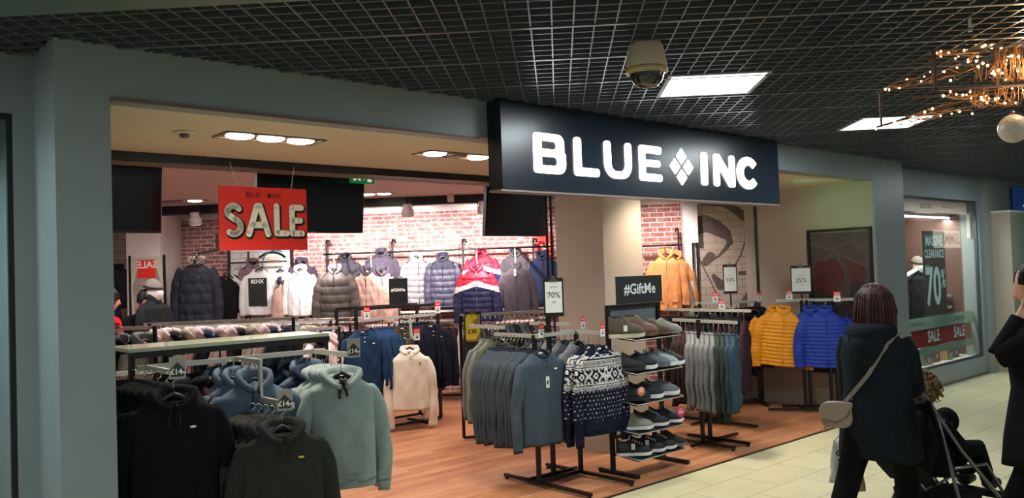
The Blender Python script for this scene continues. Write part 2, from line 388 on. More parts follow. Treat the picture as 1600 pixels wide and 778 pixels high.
# side wall with the poster, mural wall
g = MB(); g.box(9.26, 9.5, 4.25, 5.95, 0, OH - .001); struct('wall_right', g, M_taupe, DR)
MB_ = MB
PX = lambda px: 1.78 + (px - 1087)*.00818
PZ = lambda py: 2.52 - (py - 316)*.0082
STROKES = [[(1080, 342, 3), (1100, 341, 5), (1118, 352, 7), (1132, 366, 7), (1137, 380, 4.5), (1130, 390, 3), (1120, 400, 2.2), (1106, 408, 2)],
 [(1080, 357, 12), (1100, 353, 10), (1115, 360, 8), (1128, 370, 5)], [(1095, 318, 2), (1130, 321, 4), (1147, 330, 6), (1160, 341, 7), (1182, 346, 6)],
 [(1157, 335, 1.2), (1161, 355, 1.2), (1160, 380, 1.1), (1152, 402, 1.1), (1143, 416, 1.4)], [(1171, 386, 10), (1173, 397, 10)], [(1106, 402, 8), (1098, 410, 6)],
 [(1087, 402, 1.0), (1105, 440, 1.0), (1120, 478, 1.0)], [(1110, 432, 4), (1120, 447, 7), (1130, 440, 5), (1136, 425, 3)], [(1150, 429, 3), (1190, 427, 4)],
 [(1155, 478, 8), (1166, 464, 9), (1185, 466, 9)], [(1096, 500, 5), (1130, 520, 7), (1170, 515, 8)]]
def mural_dark(c, *a):
    px = 1087 + (c.x - 1.78)/.00818; py = 316 + (2.52 - c.z)/.0082
    for st in STROKES:
        for i in range(len(st) - 1):
            x0, y0, r0 = st[i]; x1, y1, r1 = st[i + 1]; dx, dy = x1 - x0, y1 - y0
            t = max(0, min(1, ((px - x0)*dx + (py - y0)*dy)/(dx*dx + dy*dy)))
            if (px - x0 - t*dx)**2 + (py - y0 - t*dy)**2 < (r0 + (r1 - r0)*t)**2: return 1
    return 0
g = MB(); nxx, nzz = 110, 320; mx0, mx1, mz1 = 1.775, 2.59, 2.76
vs_ = [(mx0 + (mx1 - mx0)*i/nxx, 10.72, mz1*j/nzz) for j in range(nzz + 1) for i in range(nxx + 1)]
g.v = vs_
for j in range(nzz):
    for i in range(nxx):
        a = j*(nxx + 1) + i; g.f.append((a, a + 1, a + nxx + 2, a + nxx + 1)); g.sm.append(False)
        g.mi.append(mural_dark(Vector((mx0 + (mx1 - mx0)*(i + .5)/nxx, 0, mz1*(j + .5)/nzz))))
g.box(mx0, mx1, 10.73, 10.82, 0, mz1, 0)
struct('wall_mural', g, [brick_mat('mural_light', (186, 168, 154), (178, 160, 146), (112, 98, 92), .31, .095, .0025, mn=.05), brick_mat('mural_dark', (104, 90, 84), (96, 84, 78), (72, 62, 58), .31, .095, .0025, mn=.05)], recalc=False)
g = MB(); g.box(2.475, 2.50, 10.58, 10.62, 0, 2.74); g.box(2.545, 2.575, 10.58, 10.62, 0, 2.74); struct('trim_8', g, M_blk)
g = MB(); g.box(2.50, 2.545, 10.60, 10.7, 0, 2.74); struct('trim_9', g, M_taupe)
# pillar in the shop
g = MB(); g.box(5.80, 6.36, 5.20, 5.82, 0, OH - .001); struct('wall_pillar', g, [M_taupe], DR)
g = MB(); g.box(-.115, -.09, 8.28, 8.31, 0, 2.74).box(-.07, -.045, 8.28, 8.31, 0, 2.74); struct('trim_10', g, M_blk)

# right-hand display window
g = MB(); g.box(10.03, 15.0, 4.5, 4.75, 2.51, CH + .01).box(10.03, 13.3, 4.5, 4.75, 0, .255).box(13.2, 13.32, 4.5, 4.75, .255, 2.51); struct('wall_window_surround', g, M_paint, DR)
g = MB(); g.box(10.03, 13.4, 4.49, 4.5, 0, .03); struct('baseboard_front', g, mat('plinth_strip', (96, 92, 82), rough=.5), DR)
g = MB(); g.box(10.1, 13.2, 4.53, 4.57, .255, .285).box(10.1, 13.2, 4.53, 4.57, 2.48, 2.51).box(13.17, 13.2, 4.53, 4.57, .285, 2.48).box(10.1, 10.13, 4.53, 4.57, .285, 2.48)
w2 = struct('window_2', g, mat('window_frame', (90, 96, 98), rough=.35, metal=.7), DR)
part('pane', MB().box(10.13, 13.17, 4.545, 4.553, .285, 2.48), M_glass, w2)
g = MB(); g.box(10.03, 13.6, 4.6, 5.6, .24, .26); struct('floor_window', g, mat('window_deck', (190, 186, 178), rough=.6), DR)
g = MB(); g.box(10.03, 13.6, 5.6, 5.65, 0, 2.8); struct('wall_window_back', g, mat('window_backdrop', (112, 70, 56), rough=.8, var=.3, vscale=2), DR)
g = MB(); g.box(10.03, 13.3, 4.6, 5.6, 2.52, 2.56); struct('ceiling_window', g, M_white, DR)
g = MB(); g.box(13.3, 13.6, 4.75, 5.65, 0, 2.8); struct('wall_window_side', g, mat('brown_side', (92, 66, 58), rough=.6), DR)

# ------------------------------------------------------------------ the shop sign
o = thing('shop_sign', 'long navy fascia sign with glowing white letters BLUE INC', 'sign', W(0, 4.09, 0), DR)
part('sign_box', MB().box(3.6, 7.03, 0, .137, 2.255, 2.845), M_sign, o, bevel=.004)
part('light_lip', MB().box(3.6, 7.03, .01, .137, 2.24, 2.254), mat('sign_lip', (150, 140, 140), rough=.4, metal=.5), o)
H_ = .277; Z_ = 2.375
GL = {
 'B': ([(0, 0, .1), (1.12, 0, .27), (1.12, .53, .2), (1.04, .525, .03), (1.07, .55, .1), (1.07, 1, .25), (0, 1, .1)], [[(.27, .2, .03), (.82, .2, .1), (.82, .42, .1), (.27, .42, .03)], [(.27, .61, .03), (.79, .61, .09), (.79, .81, .09), (.27, .81, .03)]]),
 'L': ([(0, 0, .1), (.95, 0, .1), (.95, .22, .09), (.27, .22, .03), (.27, 1, .1), (0, 1, .1)], []),
 'U': ([(0, 1, .1), (0, 0, .42), (1.12, 0, .42), (1.12, 1, .1), (.85, 1, .1), (.85, .2, .2), (.27, .2, .2), (.27, 1, .1)], []),
 'E': ([(0, 0, .1), (1.0, 0, .1), (1.0, .21, .09), (.27, .21, .03), (.27, .41, .03), (.93, .41, .08), (.93, .60, .08), (.27, .60, .03), (.27, .79, .03), (1.0, .78, .1), (1.0, 1, .1), (0, 1, .1)], []),
 'I': ([(0, 0, .1), (.33, 0, .1), (.33, 1, .1), (0, 1, .1)], []),
 'N': ([(0, 0, .1), (.3, 0, .1), (.3, .55, .02), (.83, 0, .08), (1.14, 0, .1), (1.14, 1, .1), (.84, 1, .1), (.84, .46, .02), (.31, 1, .08), (0, 1, .1)], [])}
for ch, s0 in (('B', 3.885), ('L', 4.28), ('U', 4.60), ('E', 5.0), ('I', 5.80), ('N', 5.98)):
    P, Hs = GL[ch]
    curve_shape('letter', [rpoly(P, H_)] + [rpoly(h, H_) for h in Hs], M_lit, .004, o, (s0, -.006, Z_))
pts = []
for k in range(25): a = rad(38 + 284*k/24); pts.append((.52 + .56*cos(a)*1.0, .5 + .52*sin(a)))
inn = [(.56 + .27*cos(rad(322 - 284*k/24)), .5 + .25*sin(rad(322 - 284*k/24))) for k in range(25)]
curve_shape('letter', [[(x*H_*1.13, y*H_) for x, y in pts + inn]], M_lit, .004, o, (6.34, -.006, Z_))
for dx, dz in ((0, .085), (0, -.085), (.088, 0), (-.088, 0)):
    curve_shape('diamond', [rpoly([(0, .066, .008), (.068, 0, .008), (0, -.066, .008), (-.068, 0, .008)])], M_lit, .004, o, (5.535 + dx, -.006, 2.512 + dz))

# ------------------------------------------------------------------ lamps in the ceilings
M_lamp = mat('lamp_face', (255, 244, 224), emit=14); M_off = mat('lamp_off', (120, 110, 100), rough=.3, metal=.6)
M_gold = mat('lamp_trim', (120, 108, 92), rough=.35, metal=.6)
def recessed(x, y, z, rz, n, on, label, power, color=WARM, scale=1.0, aim=None):
    o = thing('recessed_light', label, 'ceiling light', (x, y, z), rz)
    L = .21*n*scale; wd = .115*scale
    part('trim', MB().box(-L/2 - .02, L/2 + .02, -wd, -wd + .018, -.008, .001).box(-L/2 - .02, L/2 + .02, wd - .018, wd, -.008, .001).box(-L/2 - .02, -L/2, -wd, wd, -.008, .001).box(L/2, L/2 + .02, -wd, wd, -.008, .001).box(-L/2, L/2, -wd, wd, -.0035, -.0005), M_gold, o)
    for i in range(n):
        lx = (i - (n - 1)/2)*.205*scale
        p = part('lamp', MB().lathe([(.02*scale, -.012), (.07*scale, -.016), (.084*scale, -.010), (.088*scale, -.002)], 20), M_lamp if on[i] else M_off, o)
        p.location = (lx, 0, 0)
        if on[i]:
            q = Matrix.Rotation(rz, 3, 'Z') @ Vector((lx, 0, 0))
            tx = aim or (x, y, 0)
            spot_light('lamp_light', (x + q.x, y + q.y, z - .03), tx, power, color, 130, .07, .9)
    return o
p = W(2.385, 4.91); recessed(p.x, p.y, OH, DR, 3, (1, 1, 1), 'row of three round lamps in the soffit above the sale sign', 60)
p = W(3.90, 4.94); recessed(p.x, p.y, OH, DR, 3, (1, 0, 1), 'row of soffit lamps beside the long navy sign, middle one off', 60)
for (x, y, n, on, lb) in ((-4.75, 10.25, 3, (0, 0, 1), 'inner ceiling lamp strip above the dark fur parka'),
                          (-2.35, 10.3, 3, (0, 1, 1), 'inner ceiling lamp strip near the middle of the back beam'),
                          (-1.02, 9.1, 3, (0, 1, 1), 'inner ceiling lamp strip behind the third screen'),
                          ):
    recessed(x, y, 2.75, 0, n, on, lb, 50, PINK)
p = W(6.45, 4.86); recessed(p.x, p.y, OH, DR, 3, (1, 1, 1), 'added unseen row of soffit lamps behind the right half of the navy sign', 60)  # added out of sight to light the pillar and side wall
p = W(7.35, 5.45); recessed(p.x, p.y, OH, DR, 2, (1, 1), 'added unseen pair of soffit lamps over the rack before the mural', 46)  # added out of sight to brighten the mural corner
area_light('neighbour_fill', W(-.1, 5.1, 2.5), .5, 30, COOL)  # added fill behind the left glass, with no fixture of its own
# more lamps deeper along the rows, the shop's general light
for i, (x, y) in enumerate(((-3.4, 7.6), (-4.9, 8.6), (-2.0, 8.2), (-.3, 10.0), (.1, 7.3), (-3.3, 9.6), (1.7, 9.4))):
    area_light('shop_light', (x, y, 2.70 if y > 6 else 2.5), .5, 36, PINK)
def track_spot(x, z0, label, aimx, aimz, pw=120, y=10.72):
    o = thing('spotlight', label, 'spotlight', (x, y, 2.70))
    a = math.atan2(12.2 - y, 2.5 - aimz)*.6
    Mx = Matrix.Translation((0, 0, -.12)) @ Matrix.Rotation(a*.35, 4, 'X')
    part('housing', MB().lathe([(.0, .065), (.055, .062), (.06, .055), (.06, 0), (.064, -.005), (.078, -.012), (.082, -.02), (.08, -.10), (.072, -.105)], 24, M=Mx), mat('spot_white', (190, 180, 178), rough=.5), o)
    part('lens', MB().lathe([(.0, -.100), (.071, -.1065)], 24, M=Mx), mat('spot_lens', (255, 235, 225), emit=3), o)
    part('yoke', MB().tube([(-.072, 0, -.12), (-.075, 0, -.02), (-.06, 0, 0), (.06, 0, 0), (.075, 0, -.02), (.072, 0, -.12)], .005, 6), M_blk, o)
    part('mount', MB().lathe([(.03, .02), (.03, 0), (.012, -.01), (.012, -.055)], 12), M_blk, o)
    spot_light('spotlight_beam', (x, y + .06, 2.46), (aimx, 12.2, aimz), pw, PINK, 95, .05, .8)
track_spot(-4.76, 2.5, 'white spotlight hanging above the dark fur-trimmed parka', -4.9, 1.5, 25)
track_spot(-1.93, 2.5, 'white spotlight in the middle of the back beam', -2.3, 1.75, 480)
track_spot(-.94, 2.5, 'white spotlight half behind the third screen', -1.0, 1.75, 420)
track_spot(-3.15, 2.5, 'white spotlight hidden behind the big middle screen', -3.3, 1.7, 330)
spot_light('spotlight_beam', (1.2, 9.9, 2.55), (1.35, 10.85, 1.5), 140, PINK, 100, .05, .8)
o = thing('ceiling_sensor', 'small white box fixed under the back beam between two spotlights', 'sensor', (-1.38, 10.86, 2.66)); part('casing', MB().box(-.04, .04, -.04, .04, 0, .09), M_white, o, bevel=.006); part('bracket', MB().box(-.008, .008, -.008, .008, .09, .1), M_blk, o)
def detector(x, y, z, lb):
    o = thing('smoke_detector', lb, 'smoke detector', (x, y, z))
    part('base_plate', MB().lathe([(.07, 0), (.072, -.006), (.05, -.012)], 20), M_soffit, o)
    part('sensor_head', MB().lathe([(.03, -.01), (.028, -.03), (.012, -.036)], 16), mat('sensor_grey', (90, 84, 76), rough=.5), o)
detector(-2.196, 4.829, OH, 'small round sprinkler rose on the soffit at the far left')
detector(-2.55, 9.0, 2.75, 'small detector on the inner ceiling right of the middle screen')
detector(-3.9, 7.6, 2.75, 'small detector on the inner ceiling left of the middle screen')

# ------------------------------------------------------------------ hanging screens
M_scr = mat('screen_black', (10, 12, 16), rough=.22, spec=.4); M_bez = mat('bezel', (20, 20, 22), rough=.4)
def screen(s, t, zb, wd, hh, label, tilt=6):
    p = W(s, t, zb + hh)
    o = thing('television', label, 'television', p, DR)
    o.rotation_euler = (0, 0, DR)
    Mx = Matrix.Rotation(rad(tilt), 4, 'X')
    part('casing', MB().box(-wd/2, wd/2, 0, .05, -hh, 0, M=Mx), M_bez, o, bevel=.004)
    part('screen', MB().box(-wd/2 + .012, wd/2 - .012, -.003, .0, -hh + .02, -.012, M=Mx), M_scr, o)
    part('badge', MB().box(-.02, .02, -.0045, -.002, -hh + .006, -hh + .012, M=Mx), M_chr, o)
    part('bracket', MB().box(-.03, .03, .05, .09, -.3, .0).box(-.02, .02, .055, .085, -.05, 2.745 - p.z), M_blk, o)
screen(1.74, 6.45, 2.09, 1.02, .55, 'black television hanging at the far left beside the grey pillar')
screen(3.52, 6.45, 2.10, 1.02, .56, 'black television hanging behind the red sale sign')
screen(5.90, 6.45, 2.08, .86, .56, 'black television hanging under the left end of the shop sign')
o = thing('exit_sign', 'green emergency exit sign above the middle television', 'exit sign', W(3.86, 6.22, 2.50), DR)
part('panel', MB().box(-.12, .12, 0, .02, .02, .11), mat('exit_green', (22, 130, 72), emit=.35), o)
part('pictogram', MB().box(.05, .09, -.003, 0, .035, .095).prism([(-.09, .04), (-.07, .04), (-.055, .065), (-.03, .04), (-.015, .045), (-.045, .085), (-.06, .1), (-.075, .085), (-.09, .08)], -.003, 0).prism([(.0, .07), (.03, .07), (.015, .05)], -.003, 0), mat('exit_white', (225, 240, 225), emit=.6), o)
part('stem', MB().box(-.004, .004, .006, .014, .11, .14), M_blk, o)

# ------------------------------------------------------------------ red sale sign
def arc(cx, cy, rx, ry, a0, a1, n=14): return [(cx + rx*cos(rad(a0 + (a1 - a0)*i/n)), cy + ry*sin(rad(a0 + (a1 - a0)*i/n))) for i in range(n + 1)]
SALE = {'S': [arc(.29, .74, .22, .2, 35, 200)[:] + arc(.29, .27, .24, .24, 80, -130)], 'A': [[(.06, .03), (.3, .96), (.38, .96), (.6, .03)], [(.17, .33), (.5, .33)]], 'L': [[(.1, .97), (.1, .06), (.5, .06)]], 'E': [[(.52, .94), (.1, .94), (.1, .06), (.54, .06)], [(.1, .5), (.46, .5)]]}
o = thing('sale_sign', 'red hanging card reading SALE on two strings', 'sale sign', W(2.75, 5.80, 1.93), DR)
part('card', MB().box(-.345, .345, 0, .006, 0, .465), M_red, o)
BB = {'S': (.04, .54, -.29, -.185), 'A': (.06, .6, -.125, .025), 'L': (.1, .5, .095, .175), 'E': (.1, .54, .22, .30)}
for ch, (a0, a1, b0, b1) in BB.items():
    st = [[(b0 + (x - a0)/(a1 - a0)*(b1 - b0), .112 + z*.222) for x, z in pl] for pl in SALE[ch]]
    m = MB(); [m.ribbon([(x + .008, z - .008) for x, z in pl], .066, -.002) for pl in st]; part('letter_outline', m, M_ink, o, recalc=False)
    m = MB(); [m.ribbon(pl, .046, -.004) for pl in st]; part('letter', m, M_cream, o, recalc=False)
for x in (-.2, .22):
    part('string', MB().tube([(x, .002, .46), (x + (-.055 if x < 0 else .03), .002, .64)], .0018, 5), M_cream, o)
lettering('BLUE', .05, M_ink, o, (-.085, -.003, .405), xs=1.0); lettering('INC', .05, M_ink, o, (.1, -.003, .402))
part('diamond', MB().prism([(.022, .405), (.04, .425), (.058, .405), (.04, .385)], -.003, -.001), M_ink, o)

# ------------------------------------------------------------------ security camera
o = thing('security_camera', 'cream dome security camera hanging from the ceiling grid', 'security camera', (.49, 4.30, 2.625)); o.scale = (1, 1, 1.12)
part('housing', MB().lathe([(.018, .245), (.045, .24), (.07, .225), (.088, .19), (.102, .13), (.106, .09), (.104, .078), (.07, .075)], 32), mat('camera_cream', (214, 196, 172), rough=.5), o)
part('collar', MB().lathe([(.106, .092), (.109, .088), (.109, .072), (.09, .07)], 32), mat('camera_band', (176, 160, 110), rough=.4), o)
part('dome', MB().lathe([(.088, .075), (.088, .06), (.08, .038), (.064, .018), (.04, .005), (.0, 0)], 32), mat('camera_dome', (14, 16, 22), rough=.05, spec=.8), o)
part('stem', MB().lathe([(.016, .32), (.016, .24)], 14), mat('camera_stem', (205, 205, 200), rough=.4), o)
part('dome_rim', MB().tube([(.0885*cos(a*pi/16), .0885*sin(a*pi/16), .067) for a in range(33)], .003, 6, cap=False), M_chr, o)

# ------------------------------------------------------------------ fairy-light star
M_bulb = mat('fairy_bulb', (255, 196, 130), emit=18); M_wire = mat('copper_wire', (196, 146, 98), rough=.4, metal=.6); M_brown = mat('brown_frame', (78, 52, 34), rough=.6)
o = thing('star_decoration', 'gold fairy-light star frame hanging near the ceiling at the right', 'christmas decoration', (2.28, 4.75, 2.66))
def jit(a): return random.uniform(-a, a)
part('frame', MB().bar((-.16, 0, .215), (.9, 0, .215), .014).bar((-.16, 0, -.02), (.9, 0, -.02), .014).bar((-.145, 0, -.02), (-.145, 0, .215), .014).bar((.19, 0, -.02), (.19, 0, .19), .016).bar((.36, 0, 0), (.36, 0, .21), .016).bar((-.41, .1, -.20), (-.41, .1, .0), .01).bar((-.44, .1, -.20), (.0, .05, -.09), .01).bar((-.42, .1, .0), (.1, .0, .1), .012).bar((-.145, .3, .215), (.9, .3, .215), .012).bar((-.145, .3, 0), (.9, .3, 0), .012), M_brown, o)
tips = [((-.41, .1, .01), (.06, 0, .09)), ((-.46, .1, -.21), (.1, .05, -.10)), ((-.14, .05, .20), (.15, 0, .14)), ((-.10, .05, -.04), (.25, 0, -.08))]
m = MB(); bulbs = []
for a, b in tips:
    a = Vector(a); b = Vector(b)
    for k in range(16):
        t0, t1 = random.random(), random.random(); ww = .055
        p0 = a.lerp(b, t0) + Vector((jit(.01), jit(.03), jit(ww)*t0)); p1 = a.lerp(b, t1) + Vector((jit(.01), jit(.03), jit(ww)*t1))
        m.tube([p0, (p0 + p1)/2 + Vector((0, 0, jit(.02))), p1], .0022, 4)
    for k in range(11): t = (k + random.random()*.7)/11; bulbs.append(a.lerp(b, t) + Vector((jit(.01), jit(.03) - .02, jit(.05)*(t + .15))))
for x0, x1, z0, z1, n, nb in ((.2, .36, .01, .2, 46, 12), (.37, .8, .01, .2, 60, 14), (.08, .2, .02, .12, 18, 6), (-.12, .5, .19, .22, 26, 10), (.0, .7, -.13, -.03, 70, 16)):
    for k in range(n):
        x = random.uniform(x0, x1); z = random.uniform(z0, z1); m.tube([(x, jit(.05), z0), (x + jit(.02), jit(.06), (z0 + z)/2), (x + jit(.03), jit(.05), z1)], .0020, 4)
    for k in range(nb): bulbs.append(Vector((random.uniform(x0, x1), jit(.04) - .03, random.uniform(z0, z1))))
w_ = part('wire', m, M_wire, o, recalc=False)
bm_ = MB().lathe([(0, -.006), (.005, -.003), (.0062, .001), (.004, .005), (0, .007)], 8).mesh('bulb', M_bulb)
for b in bulbs[:98]:
    q = link('bulb', bm_, o, b); q.scale = (random.uniform(.6, 1.3),)*3
pl = bpy.data.lights.new('star_glow', 'POINT'); pl.energy = 9; pl.color = (1, .68, .4); pl.shadow_soft_size = .1
q = bpy.data.objects.new('star_glow', pl); COL.objects.link(q); q.location = (2.65, 4.65, 2.74)
o = thing('bauble', 'large pale translucent ball hanging under the fairy-light star', 'bauble', (2.53, 4.72, 2.40))
part('ball', MB().lathe([(.078*sin(pi*k/16), .078*cos(pi*k/16)) for k in range(17)], 28), mat('bauble_glass', (190, 180, 165), rough=.35, spec=.6, bump=.5, bscale=40, var=.2, vscale=12), o)
part('cap', MB().lathe([(.012, .095), (.014, .074)], 10), M_gold, o)
o = thing('hanging_rod', 'short pale rod hanging down at the top edge of the view', 'rod', (2.02, 4.1, 2.83)); part('rod', MB().tube([(0, 0, .1), (0, 0, -.04)], .008, 8), M_rail, o); part('end_cap', MB().lathe([(.011, -.03), (.011, -.045)], 8), M_rail, o)

# ------------------------------------------------------------------ clip signs, cards
def clip_sign(x, y, z, rz, wd, hh, lines, label, card=M_card, stem=None, ink=M_ink, board=M_blkp, margin=.012, topm=.03, cat='sign', name='clipboard_sign'):
    o = thing(name, label, cat, (x, y, z), rz)
    part('board', MB().box(-wd/2, wd/2, 0, .008, 0, hh), board, o, bevel=.002)
    if card: part('paper', MB().box(-wd/2 + margin, wd/2 - margin, -.003, -.0005, .03, hh - topm), card, o)
    part('clip', MB().box(-.032, .032, -.009, .0, hh - .028, hh - .012).prism([(-.018, hh - .012), (.018, hh - .012), (.006, hh + .02), (-.006, hh + .02)], -.007, -.003), mat('clip_metal', (110, 100, 90), rough=.35, metal=.8), o)
    for s, sz, dz, bd in lines:
        lettering(s, sz, ink, o, (0, -.0045, hh*dz), bold=bd)
    if stem: part('stem', MB().box(-.009, .009, .009, .02, -stem, .05), M_blk, o)
    return o
clip_sign(-.045, 6.5, 1.35, .05, .155, .30, [('UP TO', .018, .76, 0), ('70%', .062, .55, 0), ('OFF', .018, .37, 0)], 'clipboard sign reading UP TO 70% OFF above the henley rack', stem=.12)
clip_sign(2.065, 10.2, 1.36, -.1, .165, .35, [('UP TO', .016, .62, 0), ('50%', .062, .47, 0), ('OFF', .016, .34, 0)], 'clipboard sign reading 50% OFF in front of the mural', stem=.15)
clip_sign(2.82, 9.9, 1.34, -.25, .23, .33, [('UP TO', .018, .64, 0), ('25%', .075, .47, 0), ('OFF', .018, .31, 0)], 'clipboard sign reading 25% OFF above the padded jackets', stem=.15)
o = clip_sign(-.868, 8.28, 1.0, .0, .165, .33, [], 'clipboard with yellow diamond offer card reading 30 pounds', card=mat('kraft_paper', (150, 132, 100), rough=.8), stem=.9)
o.scale = (1, 1, 1); part('offer_diamond', MB().prism([(-.075, .05), (.02, .05), (.075, .14), (.0, .22), (-.075, .14)], -.0055, -.0045).prism([(-.075, .15), (.0, .225), (-.03, .31), (-.075, .27)], -.0055, -.0045).prism([(.005, .228), (.05, .275), (.02, .315), (-.02, .3)], -.0055, -.0045), M_yel, o)
lettering('£30', .06, M_ink, o, (-.01, -.007, .13), bold=.0015); lettering('2 FOR', .02, M_ink, o, (.0, -.007, .185))
o = thing('bag_sign', 'black card reading #GiftMe hanging in front of the pink parkas', 'sign', (-2.06, 10.6, 1.34))
part('card', MB().box(-.12, .12, 0, .01, 0, .34), M_blkp, o); lettering('#GiftMe', .055, M_cream, o, (0, -.003, .19), bold=.0008)
part('clip', MB().box(-.06, -.03, -.006, .0, .33, .36).box(.03, .06, -.006, .0, .33, .36), M_chr, o)
part('pole', MB().box(-.009, .009, .012, .025, -1.34, .3), M_blk, o)
def price_tag(x, y, z, rz, label, w_=.062, h_=.1, group='red and white sale tags'):
    o = thing('sale_tag', label, 'price tag', (x, y, z), rz, group)
    part('card', MB().box(-w_/2, w_/2, 0, .002, 0, h_*.62), M_card, o)
    part('header', MB().box(-w_/2, w_/2, -.0005, .0025, h_*.62, h_), M_red, o)
    lettering('SALE', w_*.36, M_card, o, (0, -.002, h_*.8), bold=.0006)
    part('print', MB().box(-w_*.3, w_*.3, -.001, 0, h_*.42, h_*.46).box(-w_*.2, w_*.2, -.001, 0, h_*.2, h_*.32), M_ink, o)
    return o
def price_card(x, y, z, rz, label, w_=.075, h_=.11):
    o = thing('price_card', label, 'price card', (x, y, z), rz, None)
    part('holder', MB().box(-w_/2 - .002, w_/2 + .002, .002, .004, -.002, h_ + .002), mat('clear_holder', (190, 190, 190), rough=.2), o)
    part('card', MB().box(-w_/2, w_/2, 0, .002, 0, h_), M_gcard, o)
    part('printed_diamond', MB().prism([(-.036, .045), (0, .0855), (.036, .045), (.03, .01), (-.03, .01)], -.001, -.0003), M_dgrey, o)
    lettering('£14', .038, M_card, o, (-.006, -.002, .035), bold=.0012); lettering('.99', .017, M_card, o, (.027, -.002, .03), bold=.0006)
    return o

# ------------------------------------------------------------------ clothes
def body_mesh(sw=.215, L=.66, hw=None, d=.055, neck=.08, drop=.07, dip=.045, fold=.010, puffb=0, pa=.014, seed=0, N=56, rows=30, mfun=None, waist=0, vneck=0, boxy=0):
    rnd = random.Random(seed); hw = hw or sw; ph = [rnd.uniform(0, 6.28) for _ in range(6)]
    Z0 = -.115
    prof = []           # (v along, halfwidth, depth, z)
    for k in range(6):
        t = k/5; prof.append((neck + (sw - neck)*t, .042 + (d - .042)*t, -drop*t**.85, 0))
    n2 = rows
    for k in range(1, n2 + 1):
        t = k/n2
        wd = sw + (hw - sw)*t - waist*sin(pi*t)
        if t < .12: wd = sw + .012*sin(pi*t/.24) if boxy else sw
        prof.append((wd, d*(1 + .15*sin(pi*t)), -drop - (L - drop)*t, t))
    R = []
    for i, (wd, dd, z, t) in enumerate(prof):
        ring = []
        for k in range(N):
            a = 2*pi*k/N; ca, sa = cos(a), sin(a)
            x = wd*math.copysign(abs(ca)**.75, ca); y = dd*math.copysign(abs(sa)**.7, sa); zz = z
            front = max(0, -sa)
            if i < 6: zz -= (dip*front**1.5 + vneck*max(0, 1 - abs(x)/.05)*front)*(1 - i/5)**1.5
            edge = 1 - abs(ca)**4
            y += (.45*fold*sin(34*x + 22*z + ph[4]) + .3*fold*sin(-48*x + 30*z + ph[5]))*edge*min(1, t*4)
            y += fold*t**.7*sin(x*26 + ph[0] + 1.5*t)*edge + fold*.5*t*sin(x*55 + ph[1])*edge
            zz += .006*t*sin(a*3 + ph[2])
            if puffb and t > 0:
                b = abs(sin(pi*(-z)/puffb)); q = pa*(b**.6)
                x += q*ca; y += q*sa*1.1
                y += .004*sin(x*70 + z*31 + ph[3])*edge
            ring.append((x, y, Z0 + zz))
        R.append(ring)
    inner = [[(x*.86, y*.8, z + .004) for x, y, z in R[0]], [(x*.9, y*.8, Z0 - .075) for x, y, z in R[0]]][::-1]
    last = R[-1]; R = inner + R + [[(x*.95, y*.85, z + .012) for x, y, z in last], [(x*.9, y*.6, z + .05) for x, y, z in last]]
    m = MB(); m.rings(R, mfun=mfun); return m
def sleeve_pts(side, sw, drop, SL, splay, fwd=0.0):
    SL = SL + .03
    return [(side*(sw - .06), fwd*.2, -.115 - drop*.7 - .04), (side*(sw - .022), fwd*.3, -.115 - drop - .045), (side*(sw + .012 + splay*.3), fwd*.5, -.115 - drop - .14), (side*(sw + .022 + splay*.8), fwd*.8, -.115 - drop - .28), (side*(sw + .026 + splay), fwd, -.115 - drop - .42), (side*(sw + .016 + splay), fwd*1.2, -.115 - SL)]
def sleeve_mesh(side, sw, drop, SL, splay, r0=.066, r1=.044, puffb=0, pa=.012, fl=.55, seed=0, fwd=0, mfun=None, NR=22):
    rnd = random.Random(seed + side); P = [Vector(p) for p in sleeve_pts(side, sw, drop, SL, splay, fwd)]
    # resample
    seg = [0]
    for i in range(1, len(P)): seg.append(seg[-1] + (P[i] - P[i - 1]).length)
    if puffb: NR = 54
    if mfun and not puffb: NR = 84
    R = []; N = 72 if mfun and not puffb else 18; ph = rnd.uniform(0, 6)
    for i in range(NR + 1):
        l = seg[-1]*i/NR; j = 0
        while j < len(seg) - 2 and seg[j + 1] < l: j += 1
        t = (l - seg[j])/(seg[j + 1] - seg[j]); p = P[j].lerp(P[j + 1], t); d = (P[j + 1] - P[j]).normalized()
        u = i/NR; r = r0 + (r1 - r0)*u**.8
        if i == 0: r *= .7
        if puffb: r += pa*abs(sin(pi*l/puffb))**.6
        x = Vector((-d.z, 0, d.x)).normalized(); ring = []
        for k in range(N):
            a = 2*pi*k/N; w_ = .005*sin(3*a + ph + 9*u)*u
            ring.append(p + x*(r + w_)*cos(a) + Vector((0, 1, 0))*(r*fl + w_)*sin(a) + Vector((0, .006*sin(14*u + ph), 0)))
        R.append(ring)
    R.append([p_ + (R[-1][0] - R[-1][0]) + Vector((0, 0, .03)) + (sum(R[-1], Vector())/N - p_)*.3 for p_ in R[-1]])
    m = MB(); m.rings(R, mfun=mfun); return m
def torus_collar(rx, ry, r, z, lean=0, n=28, open_=0, rz=1.0, front_dip=.03):
    m = MB(); pts = []
    a0, a1 = (-90 + open_, 270 - open_)
    for k in range(n + 1):
        a = rad(a0 + (a1 - a0)*k/n); pts.append((rx*cos(a), ry*sin(a), z - front_dip*max(0, -sin(a))**1.3 + lean*max(0, sin(a))))
    m.tube(pts, r, 10, cap=True); return m
GC = {}
